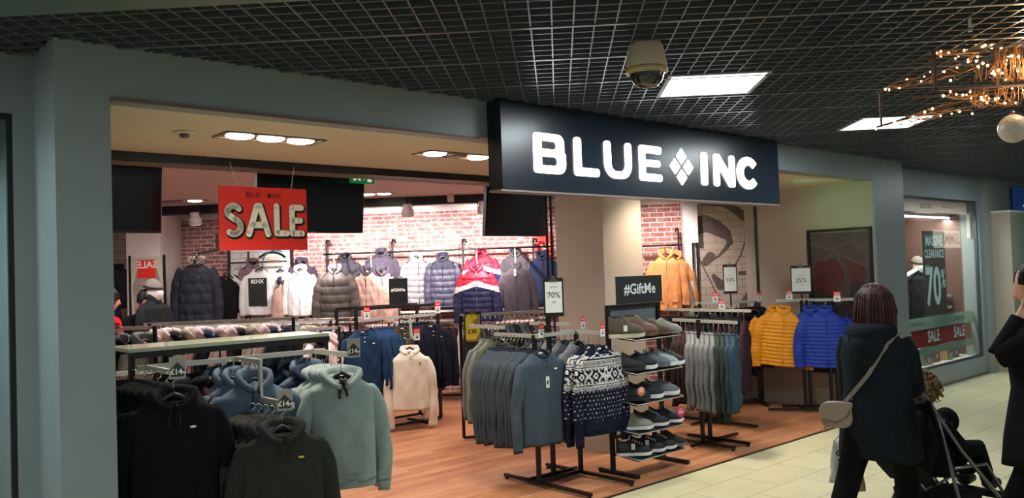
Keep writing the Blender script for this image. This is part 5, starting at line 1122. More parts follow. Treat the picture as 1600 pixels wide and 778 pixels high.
# ------------------------------------------------------------------ display window contents
def mannequin(name_label, x, y, rz, jacket, hat=True, zt=1.78, base=0):
    o = thing('mannequin', name_label, 'mannequin', (x, y, base), rz)
    m = MB(); R = []; N = 24
    # head facing -y, local, centre z
    zc = zt - .12
    for i in range(17):
        t = pi*i/16; zz = zc + .125*cos(t); rr = sin(t)
        ring = []
        for k in range(N):
            a = 2*pi*k/N; x_ = .075*rr*cos(a)*(1 - .18*max(0, -cos(t))); y_ = .095*rr*sin(a)
            if sin(a) < -.85 and abs(zz - (zc - .02)) < .03: y_ -= .018
            if sin(a) < -.6 and zz < zc - .06: y_ -= .008
            ring.append((x_, y_, zz))
        R.append(ring)
    m.rings(R, cap0=False, cap1=False); m.tube([(0, .01, zc - .08), (0, .015, zc - .22)], [.05, .06], 16)
    part('head', m, mat('mannequin_white', (226, 220, 216), rough=.45), o)
    part('stand', MB().tube([(0, .02, zc - .3), (0, .02, .01)], .016, 8).lathe([(.16, 0), (.16, .01), (.03, .015)], 20), M_chr, o)
    if hat:
        m = MB(); R = []
        for i in range(9):
            t = pi/2*i/8; R.append([(.092*cos(t)*cos(2*pi*k/24) , .108*cos(t)*sin(2*pi*k/24) + .01, zc + .045 + .11*sin(t) - .02*sin(2*pi*k/24)*cos(t)*-1) for k in range(24)])
        m.rings(R[:-1]); part('beanie', m, mat('beanie_grey', (120, 116, 110), rough=1, bump=.5, bscale=120), o)
        m = MB(); m.tube([(.095*cos(2*pi*k/24), .111*sin(2*pi*k/24) + .01, zc + .055 + .02*sin(2*pi*k/24)) for k in range(25)], .014, 8, cap=False); part('beanie_band', m, M_ink, o)
    j = dict(SP[jacket]); 
    for n, me, lab in garment_parts(jacket, j):
        q = link(n, me, o, (0, .01, zc - .09 + .115 + .0)); q.scale = (1, 1.5, 1)
    return o
SP['nvy_long'] = dict(name='puffer_jacket', mat=puff('dark_navy_puffer', (30, 36, 50)), collar='stand', puffb=.07, pa=.012, sw=.21, L=.72, SL=.62, d=.08, splay=.03, zip=1, zipmat=M_card, r0=.085, r1=.06)
SP['dk_coat'] = dict(name='parka', mat=fab('dark_coat', (34, 36, 38)), collar='stand', sw=.2, L=.72, SL=.66, d=.075, splay=.02, r0=.08, r1=.055)
mannequin('white mannequin in a striped grey beanie and dark coat inside the shop', -4.72, 9.5, rad(75), 'dk_coat', zt=1.74)
p = W(11.45, 5.15); mannequin('white mannequin with cap and dark quilted jacket in the display window', p.x, p.y, rad(95), 'nvy_long', zt=1.70, base=.26)
p = W(13.0, 5.3); mannequin('second dark dressed mannequin at the far end of the display window', p.x, p.y, rad(20), 'dk_coat', zt=1.45, base=.26)
def vinyl(name, rgb, mixf=.6):
    m = bpy.data.materials.new(name); m.use_nodes = True; nt = m.node_tree; b = nt.nodes['Principled BSDF']; b.inputs['Base Color'].default_value = lin(rgb); b.inputs['Roughness'].default_value = .6
    t = nt.nodes.new('ShaderNodeBsdfTranslucent'); t.inputs[0].default_value = lin(rgb); x = nt.nodes.new('ShaderNodeMixShader'); x.inputs[0].default_value = mixf
    nt.links.new(b.outputs[0], x.inputs[1]); nt.links.new(t.outputs[0], x.inputs[2]); nt.links.new(x.outputs[0], nt.nodes['Material Output'].inputs[0]); return m
V_wht = vinyl('white_vinyl', (235, 232, 226), .75); V_mint = vinyl('mint_vinyl', (176, 196, 184), .6); V_red = vinyl('red_vinyl', (176, 44, 52), .4)
M_posterw = mat('poster_brown', (96, 74, 66), rough=.6)
def wthing(nm, lb, cat, s, t, z): return thing(nm, lb, cat, W(s, t, z), DR)
o = wthing('window_poster', 'tall window poster reading MASSIVE CLEARANCE 70%', 'poster', 12.1, 4.72, .96)
part('sheet', MB().box(-.38, .38, 0, .006, -.06, 1.12), M_posterw, o)
lettering('MASSIVE', .19, M_card, o, (0, -.004, .98), bold=.006, xs=.82); lettering('CLEARANCE', .155, M_card, o, (0, -.004, .80), bold=.006, xs=.75)
lettering('70', .72, M_card, o, (-.08, -.004, .33), bold=.02, xs=.72); lettering('%', .36, M_card, o, (.27, -.004, .44), bold=.008, xs=.6); lettering('UP TO', .06, M_card, o, (-.25, -.004, .63))
o = wthing('window_band', 'red SALE band across the lower display window', 'banner', 12.3, 4.68, .52)
part('band', MB().box(-1.6, .95, 0, .004, 0, .24), V_red, o)
for x in (-1.35, -.45, .45): lettering('SALE', .22, M_card, o, (x, -.003, .12), bold=.006, xs=.85)
o = wthing('frosted_band', 'pale frosted strips above and below the red band', 'banner', 12.3, 4.64, .42)
part('strip', MB().box(-1.6, .95, 0, .003, .0, .10), V_mint, o); part('strip', MB().box(-1.6, .95, 0, .003, .34, .50), V_mint, o)
lettering('FRAGRANCE', .07, M_dgrey, o, (-1.05, -.003, .42)); lettering('UNDERWEAR', .07, M_dgrey, o, (.4, -.003, .42))
o = wthing('window_header', 'white header strip with the shop name across the window top', 'sign', 12.0, 4.66, 2.33)
part('strip', MB().box(-1.8, 1.2, 0, .004, 0, .17), V_wht, o); lettering('BLUE INC', .09, M_dgrey, o, (-.25, -.003, .085)); lettering('OPENING HOURS', .05, M_dgrey, o, (.5, -.003, .085))
o = wthing('window_panel', 'white square panel at the top right of the display window', 'sign', 13.35, 4.62, 1.98); part('sheet', MB().box(-.28, .12, 0, .004, 0, .35), V_wht, o); part('edge', MB().box(-.28, .12, -.001, 0, .345, .35), M_dgrey, o)
o = wthing('strip_lamp', 'white fluorescent strip along the top of the display window', 'lamp', 12.3, 4.95, 2.30)
part('tube', MB().tube([(-1.9, 0, 0), (1.1, 0, 0)], .013, 8), mat('tube_glow', (235, 248, 255), emit=9), o); part('fitting', MB().box(-1.9, 1.1, -.02, .02, .012, .05), M_white, o)
lt = area_light('window_light', W(12.2, 4.98, 2.27), 2.8, 75, (1, .9, .8), (0, 0, DR), .08)
lt2 = area_light('window_light', W(12.2, 5.3, 2.45), 2.6, 40, (1, .86, .76), (0, 0, DR), .3)
# boxes, cards and shelving inside the window
cols = [(92, 100, 104), (170, 60, 66), (150, 146, 140), (60, 62, 66), (200, 196, 188), (176, 150, 110)]
bx = [(10.75, .0, .24, .22, 3), (11.05, .0, .16, .30, 4), (11.35, .05, .22, .26, 2), (11.75, .0, .30, .2, 2), (12.15, .05, .24, .26, 1), (12.5, .0, .2, .18, 5), (12.85, .05, .22, .24, 0), (11.55, .35, .3, .36, 3), (12.3, .35, .3, .34, 1), (10.95, .3, .24, .38, 0)]
nms = ['dark', 'tall pale', 'grey', 'wide grey', 'red', 'tan', 'slate', 'tall black', 'tall red', 'tall slate']
for i, (s, dt, wd, hh, c) in enumerate(bx):
    o = wthing('gift_box', nms[i] + ' gift box on the deck of the display window, number %s from the pillar' % ['one', 'two', 'three', 'four', 'five', 'six', 'seven', 'eight', 'nine', 'ten'][i], 'box', s, 4.72 + dt, .26)
    part('carton', MB().box(-wd/2, wd/2, 0, .16, 0, hh), mat('carton_%d' % c, cols[c], rough=.6), o, bevel=.004); part('lid', MB().box(-wd/2 - .004, wd/2 + .004, -.004, .164, hh - .03, hh + .004), mat('carton_%d' % ((c + 2) % 6), cols[(c + 2) % 6], rough=.6), o); part('label', MB().box(-.03, .03, -.006, -.002, .05, .10), M_card, o)
for k in range(4):
    o = wthing('wall_shelf', ['lowest', 'second', 'third', 'top'][k] + ' pale shelf at the far end of the display window', 'shelf', 13.1, 4.95, .62 + .17*k); part('board', MB().box(-.14, .14, 0, .3, 0, .02), M_card, o); part('lip', MB().box(-.14, .14, -.01, 0, -.01, .03), M_white, o)
o = wthing('shoe_display', 'slanted white bars holding shoes high in the display window', 'shelf', 12.7, 5.3, 1.45); part('bar', MB().bar((-.45, 0, -.06), (.35, 0, .12), .03).bar((-.42, 0, -.02), (.38, 0, .16), .01), M_card, o); part('bracket', MB().bar((0, 0, 0), (0, .28, 0), .02), M_chr, o)
o = wthing('backdrop_panel', 'orange-brown backdrop panel inside the display window', 'panel', 12.3, 5.5, .3); part('panel', MB().box(-.45, .75, 0, .03, 0, 1.6), mat('orange_panel', (168, 96, 62), rough=.6, var=.15, vscale=3), o); part('edge_strip', MB().box(-.47, -.45, -.01, .03, 0, 1.6), M_chr, o)

# green emergency light under the soffit
o = thing('emergency_light', 'small green emergency light under the soffit near the side wall', 'emergency light', W(7.75, 4.75, OH), DR)
part('housing', MB().box(-.11, .11, -.03, .03, -.03, 0), M_white, o); part('green_sign', MB().box(-.1, .1, -.004, .004, -.13, -.03), mat('emergency_green', (60, 220, 120), emit=1.2), o)
spot_light('emergency_glow', W(8.2, 4.72, 2.45), W(9.26, 4.45, 2.35), 9, (.25, 1, .4), 95, .1, 1)
# poster on the side wall (plane s = 9.26): faces -s
o = thing('wall_poster', 'large dark framed poster with blurry red figures on the side wall', 'poster', W(9.25, 4.655, .42), DR - pi/2)
# local x runs towards the mall, -y faces the camera
part('backing', MB().box(-.36, .36, 0, .01, 0, 1.62), mat('poster_dark', (70, 58, 56), rough=.35, var=.5, vscale=4), o)
fr = MB(); fr.bar((-.375, -.005, 0), (-.375, -.005, 1.65), .03).bar((.375, -.005, 0), (.375, -.005, 1.65), .03).bar((-.39, -.005, 1.65), (.39, -.005, 1.65), .03).bar((-.39, -.005, 0), (.39, -.005, 0), .03); part('frame', fr, M_blk, o)
part('red_shape', MB().prism([(.12, 1.05), (.28, 1.05), (.30, 1.2), (.22, 1.28), (.1, 1.24)], -.002, -.001).prism([(-.36, .95), (-.1, .9), (.05, 1.1), (-.02, 1.32), (-.3, 1.3)], -.002, -.001), mat('poster_red', (84, 32, 36), rough=.5, var=.3, vscale=12), o)
part('dark_shape', MB().prism([(.0, .1), (.3, .1), (.28, 1.05), (.12, 1.05)], -.003, -.002).prism([(-.355, .7), (-.05, .7), (-.1, .9), (-.355, .95)], -.0015, -.0005), mat('poster_shade', (44, 36, 36), rough=.5, var=.3, vscale=12), o)
part('pale_strokes', MB().ribbon([(-.36, 1.5), (-.1, 1.42), (.2, 1.52)], .02, -.003).ribbon([(-.2, 1.3), (-.05, 1.4), (.0, 1.28)], .03, -.003).ribbon([(.0, 1.36), (.32, 1.22)], .02, -.003), mat('poster_pale', (88, 78, 76), rough=.5), o, recalc=False)

# ------------------------------------------------------------------ neighbour further along
g = MB(); g.box(13.32, 14.3, 4.45, 4.75, 0, CH + .01); struct('wall_neighbour_pier', g, mat('pale_green_grey', (138, 146, 138), rough=.6), DR)
g = MB(); g.box(14.3, 36, 4.45, 4.75, 0, CH + .01); struct('wall_neighbour', g, mat('pale_green_grey', (138, 146, 138)), DR)
g = MB(); g.box(36, 36.2, -1, 7, 0, 3.5); struct('wall_far_end', g, mat('far_wall', (92, 96, 92), rough=.8), DR)
o = thing('partition', 'pale beige and green free-standing partition beyond the display window', 'partition', W(13.85, 4.2, 0), DR)
part('side_panel', MB().box(-.30, -.26, 0, .3, 0, 2.36), mat('beige_panel', (170, 158, 142), rough=.6), o); part('front_panel', MB().box(-.26, .75, 0, .3, 0, 2.34), mat('mint_panel', (140, 158, 142), rough=.5), o); part('top_cap', MB().box(-.31, .75, -.01, .31, 2.34, 2.37), M_white, o)
o = thing('shop_poster', 'tall poster with blue sky, green field and red foot at the right edge', 'poster', W(15.3, 4.38, .9), DR)
part('blue_part', MB().box(-.95, 1.2, 0, .02, 1.2, 1.86), mat('poster_blue', (20, 62, 120), rough=.3, emit=.25), o); part('cloud_strip', MB().box(-.95, 1.2, -.002, .0, 1.2, 1.28), mat('poster_cloud', (150, 190, 210), rough=.4, emit=.2), o)
part('picture', MB().box(-.3, 1.2, 0, .02, .95, 1.2), mat('poster_mix', (150, 120, 110), rough=.5, var=.4, vscale=6), o); part('green_part', MB().box(-.3, 1.2, 0, .02, .6, .95), mat('poster_green', (110, 150, 60), rough=.5, emit=.15), o); part('red_part', MB().box(-.3, 1.2, 0, .02, .1, .6), mat('poster_red2', (190, 28, 36), rough=.5, emit=.15), o)
lettering('Telephones', .3, mat('poster_letter', (190, 220, 235), emit=.3), o, (.0, -.003, 1.48), xs=.8)
# shop opposite: lit name board mirrored in the display window
g = MB(); g.box(20, 36, -1.5, -1.4, 0, 3.4); struct('wall_opposite', g, mat('opposite_wall', (70, 72, 74), rough=.8), DR)
o = thing('opposite_sign', 'lit white name board of the shop across the mall', 'sign', W(28.1, -1.38, 2.02), DR + pi)
part('board', MB().box(-1.25, 1.25, -.05, 0, 0, .55), mat('opposite_board', (235, 225, 210), emit=1.4), o); lettering('SIMMI', .5, M_ink, o, (0, -.055, .27), bold=.004)

# ------------------------------------------------------------------ people
SKIN = mat('skin', (205, 150, 126), rough=.55, var=.05, vscale=20)
def skin_obj(V, E, Rr, root=0):
    """grow a continuous surface around connected joints and return its mesh"""
    me = bpy.data.meshes.new('joints'); bm = bmesh.new(); lay = bm.verts.layers.skin.verify(); vs = [bm.verts.new(v) for v in V]
    for a, b in E: bm.edges.new((vs[a], vs[b]))
    for v, r in zip(vs, Rr): v[lay].radius = (r, r) if not isinstance(r, tuple) else r; v[lay].use_root = False
    vs[root][lay].use_root = True
    bm.to_mesh(me); bm.free(); o = bpy.data.objects.new('joints', me); COL.objects.link(o)
    o.modifiers.new('skin', 'SKIN').use_smooth_shade = True; s_ = o.modifiers.new('sub', 'SUBSURF'); s_.levels = 2; s_.render_levels = 2
    out = bpy.data.meshes.new_from_object(o.evaluated_get(bpy.context.evaluated_depsgraph_get()))
    bpy.data.objects.remove(o); return out
def add_mesh(mb, me, M=None, mi=0):
    mb.add([(M @ v.co if M is not None else v.co.copy()) for v in me.vertices], [tuple(p.vertices) for p in me.polygons], mi, True)
def head_mb(m, c, yaw=0, pitch=0, k=1.0):
    """head with brow, nose, lips, chin and ears; faces +y"""
    M = Matrix.Translation(c) @ Matrix.Rotation(yaw, 4, 'Z') @ Matrix.Rotation(pitch, 4, 'X') @ Matrix.Scale(k, 4); N = 32; R = []
    for i in range(25):
        t = pi*i/24; z = .118*cos(t); rr = sin(t)**.9 if 0 < i < 24 else .02; ring = []
        low = max(0, -z/.118)
        for j in range(N):
            a = 2*pi*j/N; x = .074*rr*cos(a)*(1 - .25*low); y = .093*rr*sin(a)
            if sin(a) > 0: y *= 1 - .02*low; y += .012*low*sin(a)
            f = max(0, sin(a))**6
            y += f*(.007*math.exp(-((z - .022)/.012)**2) - .008*math.exp(-((z - .0)/.012)**2)*(abs(cos(a)) > .2) + .005*math.exp(-((z + .058)/.008)**2) - .004*math.exp(-((z + .072)/.006)**2) + .008*math.exp(-((z + .098)/.016)**2))
            nb = math.exp(-(cos(a)/.13)**2)*(sin(a) > 0); y += nb*.024*math.exp(-((z + .027)/.013)**2) + nb*.011*math.exp(-((z + .005)/.018)**2)
            ring.append(M @ Vector((x, y, z)))
        R.append(ring)
    m.rings(R[::-1], cap0=False, cap1=False)
    for s_ in (-1, 1): m.rings([[M @ Vector((s_*(.070 + .010*q), -.005 + .018*cos(2*pi*j/10)*(1 - .3*q), -.008 + .030*sin(2*pi*j/10)*(1 - .3*q))) for j in range(10)] for q in (0, .8, 1.4)])
def hand_edges(V, E, R, wi, wrist, d, side, palm_n, curl=.5):
    """palm and five fingers; d = hand direction, palm_n = palm normal"""
    d = Vector(d).normalized(); n = Vector(palm_n).normalized(); s_ = d.cross(n).normalized()*side; w0 = Vector(wrist)
    p = len(V); V.append(w0 + d*.05); E.append((wi, p)); R.append((.030, .016))
    for k, (off, ln) in enumerate(((-.027, .062), (-.009, .074), (.009, .070), (.026, .055))):
        a = w0 + d*.085 + s_*off; i0 = len(V); V.append(a); R.append(.010); E.append((p, i0)); dd = d.copy(); q = a
        for f, (fr, r) in enumerate(((.45, .0085), (.3, .008), (.25, .0065))):
            dd = (dd + n*curl*(.5 + .4*f)).normalized(); q = q + dd*ln*fr; V.append(q); R.append(r); E.append((len(V) - 2, len(V) - 1))
    i0 = len(V); a = w0 + d*.03 - s_*.036; V.append(a); R.append(.012); E.append((p, i0)); q = a
    for fr, r in ((.03, .010), (.025, .008)):
        q = q + (d*.8 - s_*.45 + n*curl*.7).normalized()*fr; V.append(q); R.append(r); E.append((len(V) - 2, len(V) - 1))
def person(label, x, y, rz, H, lh, rh, lf, rf, lean=0, head=(0, 0), head_off=(0, 0)):
    """returns root, joints; local +y is forward; lh/rh hand positions, lf/rf foot positions (fractions of H=1.7)"""
    o = thing('person', label, 'person', (x, y, 0), rz); k = H/1.7
    J = dict(pel=Vector((0, 0, .93)), wst=Vector((0, .01, 1.08)), chs=Vector((0, .0 + lean*.5, 1.28)), nk=Vector((0, -.01 + lean, 1.43)), hb=Vector((0, .005 + lean, 1.50)))
    J['ls'] = Vector((-.175, lean*.85, 1.385)); J['rs'] = Vector((.175, lean*.85, 1.385)); J['lh'] = Vector(lh); J['rh'] = Vector(rh)
    J['lp'] = Vector((-.09, 0, .90)); J['rp'] = Vector((.09, 0, .90)); J['lf'] = Vector(lf); J['rf'] = Vector(rf)
    def mid(a, b, l1, l2, bend):
        d = b - a; L = min(d.length, (l1 + l2)*.999); t = (l1*l1 - l2*l2 + L*L)/(2*L); h = sqrt(max(0, l1*l1 - t*t)); u = d.normalized(); w_ = (Vector(bend) - u*u.dot(Vector(bend))).normalized(); return a + u*t + w_*h
    J['le'] = mid(J['ls'], J['lh'], .285, .26, (-.35, -.7, -.6) if J['lh'].z < 1.25 else (-.25, .5, -1)); J['re'] = mid(J['rs'], J['rh'], .285, .26, (.35, -.7, -.6))
    J['lk'] = mid(J['lp'], J['lf'], .43, .43, (0, 1, 0)); J['rk'] = mid(J['rp'], J['rf'], .43, .43, (0, 1, 0))
    V = [J['pel'], J['wst'], J['chs'], J['nk'], J['hb'], J['ls'], J['le'], J['lh'], J['rs'], J['re'], J['rh'], J['lp'], J['lk'], J['lf'], J['rp'], J['rk'], J['rf']]
    E = [(0, 1), (1, 2), (2, 3), (3, 4), (2, 5), (5, 6), (6, 7), (2, 8), (8, 9), (9, 10), (0, 11), (11, 12), (12, 13), (0, 14), (14, 15), (15, 16)]
    R = [.12, .11, .13, .055, .05, .055, .042, .027, .055, .042, .027, .085, .055, .04, .085, .055, .04]
    for f, s_ in ((13, -1), (16, 1)):
        V.append(V[f] + Vector((0, .06, -.05))); E.append((f, len(V) - 1)); R.append(.035); V.append(V[f] + Vector((0, .15, -.06))); E.append((len(V) - 2, len(V) - 1)); R.append(.028)
    for wi, el, sd in ((7, 6, 1), (10, 9, -1)):
        dd = (V[wi] - V[el]).normalized(); hand_edges(V, E, R, wi, V[wi], dd, sd, Vector((0, .6, -1)) if dd.y > .4 else Vector((-sd*-1, 0.3, 0)), .55 if V[wi].z < 1.25 else 1.1)
    me = skin_obj([Vector(v)*k for v in V], E, [tuple(q*k for q in r) if isinstance(r, tuple) else r*k for r in R])
    m = MB(); add_mesh(m, me); hc = (J['hb'] + Vector((head_off[0], head_off[1] + .015, .105)))*k; head_mb(m, hc, head[0], head[1], k)
    part('body', m, SKIN, o, recalc=False)
    J = {a: b*k for a, b in J.items()}; J['hc'] = hc; return o, J, k
def coat(o, J, k, m_, ztop, zhem, W_, D_, name='coat', sleeve_m=None, fold=.006, collar=True, sr=.062, back=0):
    m = MB(); R = []; N = 40
    prof = [(0, .062, .055), (.03, .11, .075), (.06, .168, .098), (.10, .198, .112), (.18, .205, .125), (.32, .198, .125), (.48, .192, .118), (.62, .21, .13), (.8, .225, .145), (1, .235, .155)]
    for i, (t, wd, dd) in enumerate(prof):
        z = ztop + (zhem - ztop)*t; ty = J['nk'].y*(max(0, 1 - t*2.2))
        ring = []
        for j in range(N):
            a = 2*pi*j/N; ring.append((W_*wd*cos(a)*k + fold*t*sin(5*a + 1), ty + D_*dd*sin(a)*k + fold*t*cos(7*a) + back*t*t, z + .01*sin(3*a)*t))
        R.append(ring)
    # thicken the loft with in-between rings for soft folds
    RR = []
    for i in range(len(R) - 1):
        for q in range(3): RR.append([tuple(R[i][j][c]*(1 - q/3) + R[i + 1][j][c]*q/3 for c in range(3)) for j in range(N)])
    RR.append(R[-1]); RR.append([(x*.93, y*.93, z + .01) for x, y, z in R[-1]]); m.rings(RR); part(name, m, m_, o)
    for s_, e_, h_ in (('ls', 'le', 'lh'), ('rs', 're', 'rh')):
        a, b, c = J[s_], J[e_], J[h_]; m = MB(); pts = [a + Vector((-.07 if s_ == 'rs' else .07, 0, -.03))*k, a + Vector((0, 0, -.012)), a.lerp(b, .25), a.lerp(b, .6), a.lerp(b, .9), b.lerp(c, .12), b.lerp(c, .5), b.lerp(c, .93)]
        m.tube(pts, [sr*.6*k, sr*.98*k, sr*1.05*k, sr*.98*k, sr*.9*k, sr*.88*k, sr*.78*k, sr*.68*k], 16); part('sleeve', m, sleeve_m or m_, o)
def trousers(o, J, k, m_, rr=(.098, .085, .062, .058)):
    m = MB(); N = 18
    for a, b, c in (('lp', 'lk', 'lf'), ('rp', 'rk', 'rf')):
        A, B, C = J[a], J[b], J[c]; m.tube([A + Vector((0, 0, .06)), A.lerp(B, .3), A.lerp(B, .7), B, B.lerp(C, .3), B.lerp(C, .65), B.lerp(C, .95)], [rr[0]*k, rr[0]*k*.98, rr[1]*k*.9, rr[2]*k*1.15, rr[2]*k*1.1, rr[3]*k, rr[3]*k*.95], N)
    part('trousers', m, m_, o)
    for f in ('lf', 'rf'):
        m = MB(); p = J[f]; m.tube([p + Vector((0, -.07, -.055)), p + Vector((0, -.02, -.04)), p + Vector((0, .07, -.05)), p + Vector((0, .15, -.06)), p + Vector((0, .185, -.065))], [.03, .048, .042, .036, .015], 12); m.tube([p + Vector((0, -.01, .12)), p + Vector((0, -.01, -.03))], [.05, .05], 12); part('boot', m, M_ink, o)
def hair(o, hc, k, m_, rx, ry, rz_up, drop, yaw=0, flare=1.1, front=.25, bun=None, seed=0):
    """cap of hair: covers top and back down to drop below the head centre, leaves the face open"""
    m = MB(); N = 36; R = []; M = Matrix.Translation(hc) @ Matrix.Rotation(yaw, 4, 'Z')
    for i in range(15):
        t = i/14; ring = []
        for j in range(N):
            a = 2*pi*j/N; fr = max(0, sin(a)); face = max(0, (fr - front)/(1 - front)); low = drop*(1 - face) + (-.045)*face if True else 0
            if t < .5:
                th = pi/2*(t/.5); z = rz_up*cos(th); r = sin(th)
            else:
                q = (t - .5)/.5; z = -low*q; r = 1 + (flare - 1)*q - .22*max(0, q - .75)
            wv = 1 + .02*sin(9*a + seed) + .012*sin(17*a + 4*t)
            ring.append(M @ Vector((rx*r*wv*cos(a), ry*r*wv*sin(a)*(1 if sin(a) < 0 else .93), z)))
        R.append(ring)
    R.append([M @ (M.inverted() @ p*.9) for p in R[-1]])
    m.rings(R)
    rnd = random.Random(seed)
    for q in range(60):
        j = rnd.randrange(N); pts = [R[i][j] + (R[i][j] - hc)*.02 for i in range(2, 15, 3)]; m.tube(pts, .0045, 4)
    if bun: m.lathe([(bun*sin(pi*i/8), bun*cos(pi*i/8)) for i in range(9)], 14, M=Matrix.Translation(hc + Vector((0, -ry*1.1, .02))))
    part('hair', m, m_, o)
H_red = mat('dark_red_hair', (66, 30, 28), rough=.6, bump=.6, bscale=90, var=.35, vscale=30); H_blk = mat('black_hair', (20, 17, 16), rough=.6, bump=.6, bscale=90); H_brn = mat('curly_brown_hair', (112, 84, 52), rough=.8, var=.5, vscale=40)
M_coat = fab('dark_wool_coat', (26, 32, 38), bump=.3); M_coat2 = fab('black_coat', (14, 14, 15)); M_trs = fab('black_trousers', (13, 13, 14))
# woman from behind, heading away to the right
hd = math.atan2(-.6, .8)
o, J, k = person('person seen from behind in a long dark hooded coat pushing a stroller', 1.745, 4.76, hd, 1.53, (-.20, .10, .80), (.13, .33, 1.04), (-.20, -.42, .15), (.09, .22, .09), head=(-.35, 0))
coat(o, J, k, M_coat, 1.31, .61, 1.02, 1.15)
trousers(o, J, k, M_trs)
m = MB(); m.tube([(.105*cos(rad(t))*k, -.035 + .085*sin(rad(t))*k, 1.32 - .025*sin(rad(t))*-1) for t in range(-200, 21, 20)], [.028, .04, .05, .055, .06, .065, .065, .06, .055, .05, .04, .028], 10)
part('hood', m, M_coat, o); m = MB(); m.tube([(.0, -.10, 1.30), (.0, -.15, 1.22), (.0, -.14, 1.12)], [.10, .085, .02], 14, fl=.5); part('hood_bag', m, M_coat, o)
hair(o, J['hc'], k, H_red, .102, .112, .132, .15, yaw=-.35, flare=1.12)
# cross-body strap over the coat
m = MB(); Pn = [(.125, .03, 1.30), (.12, -.075, 1.285), (.07, -.135, 1.20), (-.0, -.148, 1.08), (-.09, -.15, .97), (-.17, -.10, .89), (-.21, -.02, .86)]
for i in range(len(Pn) - 1): m.bar(Pn[i], Pn[i + 1], .006, .022)
part('shoulder_strap', m, mat('strap_tan', (128, 118, 108), rough=.6), o)
q = Matrix.Rotation(hd, 3, 'Z') @ Vector((-.178, -.13, .78)); bagp = Vector((1.735, 4.76, 0)) + q
b = thing('shoulder_bag', 'small beige saddle bag hanging at the left hip of the coat', 'handbag', bagp, hd + .35)
M_bag = mat('beige_leather', (150, 128, 112), rough=.5, bump=.15)
out = rpoly([(-.085, 0, .05), (.085, 0, .05), (.085, .14, .06), (-.085, .14, .06)])
part('bag_body', MB().prism(out, -.04, .04), M_bag, b, bevel=.008)
fl_ = rpoly([(-.088, .045, .05), (.03, .03, .06), (.088, .12, .03), (.088, .145, .05), (-.088, .145, .05)])
part('flap', MB().prism(fl_, -.050, -.04), M_bag, b, bevel=.003); part('zip', MB().tube([(-.08, -.052, .05), (0, -.054, .035), (.05, -.054, .06), (.085, -.052, .12)], .003, 6), mat('brass', (150, 110, 70), rough=.3, metal=1), b)
part('tassel', MB().tube([(-.06, -.045, .03), (-.062, -.05, -.02)], [.004, .009], 6), M_bag, b); part('ring', MB().tube([(.08 + .015*cos(rad(t)), 0, .14 + .018*sin(rad(t))) for t in range(0, 361, 40)], .003, 5), M_chr, b)
# carrier bags at her left hand
hp = Matrix.Rotation(hd, 3, 'Z') @ J['lh'] + Vector((1.735, 4.76, 0))
def carrier(dx, dy, z0, wd, hh, m_, lb):
    c = thing('carrier_bag', lb, 'bag', (hp.x + dx, hp.y + dy, z0), hd + .3)
    mm = MB(); Rr = []
    for i in range(9):
        t = i/8; Rr.append([(wd/2*(1 - .35*t)*math.copysign(abs(cos(2*pi*j/20))**.6, cos(2*pi*j/20)) + .006*sin(5*j + 9*t), .05*(1 - .6*t)*sin(2*pi*j/20) + .006*sin(3*j + 7*t), hh*t) for j in range(20)])
    mm.rings(Rr); part('bag', mm, m_, c); zt = hp.z - z0 - .06
    part('handle', MB().tube([(-.05, 0, hh - .01), (-.02, 0, (hh + zt)/2 + .03), (0, 0, zt)], .004, 5).tube([(.05, 0, hh - .01), (.02, 0, (hh + zt)/2 + .03), (0, 0, zt)], .004, 5), m_, c); return c
c = carrier(-.03, .03, .42, .17, .24, mat('carrier_white', (176, 176, 166), rough=.6), 'white plastic carrier bag held low beside the dark coat')
lettering('90', .09, M_ink, c, (.0, -.055, .16))
carrier(.03, .10, .36, .15, .2, mat('carrier_pink', (190, 150, 130), rough=.6), 'pinkish carrier bag hanging between the legs of the dark-coated person')

# stroller (umbrella buggy), heading the same way
hs = math.atan2(-.8, .6)
st_ = thing('stroller', 'dark umbrella stroller with grey tubes and small double wheels', 'stroller', (2.0, 5.105, 0), hs)
M_tube = mat('stroller_tube', (120, 122, 124), rough=.35, metal=.8); M_fabk = fab('stroller_fabric', (20, 21, 24)); M_rub = mat('rubber', (16, 16, 16), rough=.8)
for s_ in (-1, 1):
    part('side_tube', MB().tube([(s_*.13, -.07, .95), (s_*.13, -.03, .945), (s_*.14, .03, .90), (s_*.17, .33, .55), (s_*.19, .72, .20), (s_*.19, .86, .12)], .0125, 8), M_tube, st_)
    part('grip', MB().tube([(s_*.13, -.12, .93), (s_*.13, -.07, .952), (s_*.13, -.03, .945)], .018, 10), M_blkp, st_)
    part('rear_leg', MB().tube([(s_*.15, .12, .80), (s_*.17, .22, .45), (s_*.20, .24, .25), (s_*.21, .14, .08)], .0115, 8), M_tube, st_)
    part('seat_rail', MB().tube([(s_*.17, .25, .45), (s_*.17, .62, .42), (s_*.18, .80, .20)], .010, 8), M_tube, st_)
    for yy in (.12, .88):
        for dx in (-.022, .022):
            part('wheel', MB().lathe([(.02, -.012), (.05, -.014), (.062, -.01), (.065, 0), (.062, .01), (.05, .014), (.02, .012)], 22, M=Matrix.Translation((s_*.205 + dx, yy, .066)) @ Matrix.Rotation(pi/2, 4, 'Y')), M_rub, st_)
for a, b_ in (((-.2, .16, .14), (.17, .30, .42)), ((.2, .16, .14), (-.17, .30, .42)), ((-.2, .2, .16), (.19, .80, .16)), ((.2, .2, .16), (-.19, .80, .16)), ((-.21, .14, .10), (.21, .14, .10)), ((-.19, .86, .13), (.19, .86, .13)), ((-.18, .3, .36), (-.2, .1, .12)), ((.0, .45, .26), (.0, .1, .2))):
    part('cross_brace', MB().tube([a, b_], .008, 6), M_tube, st_)
m = MB(); Rr = []
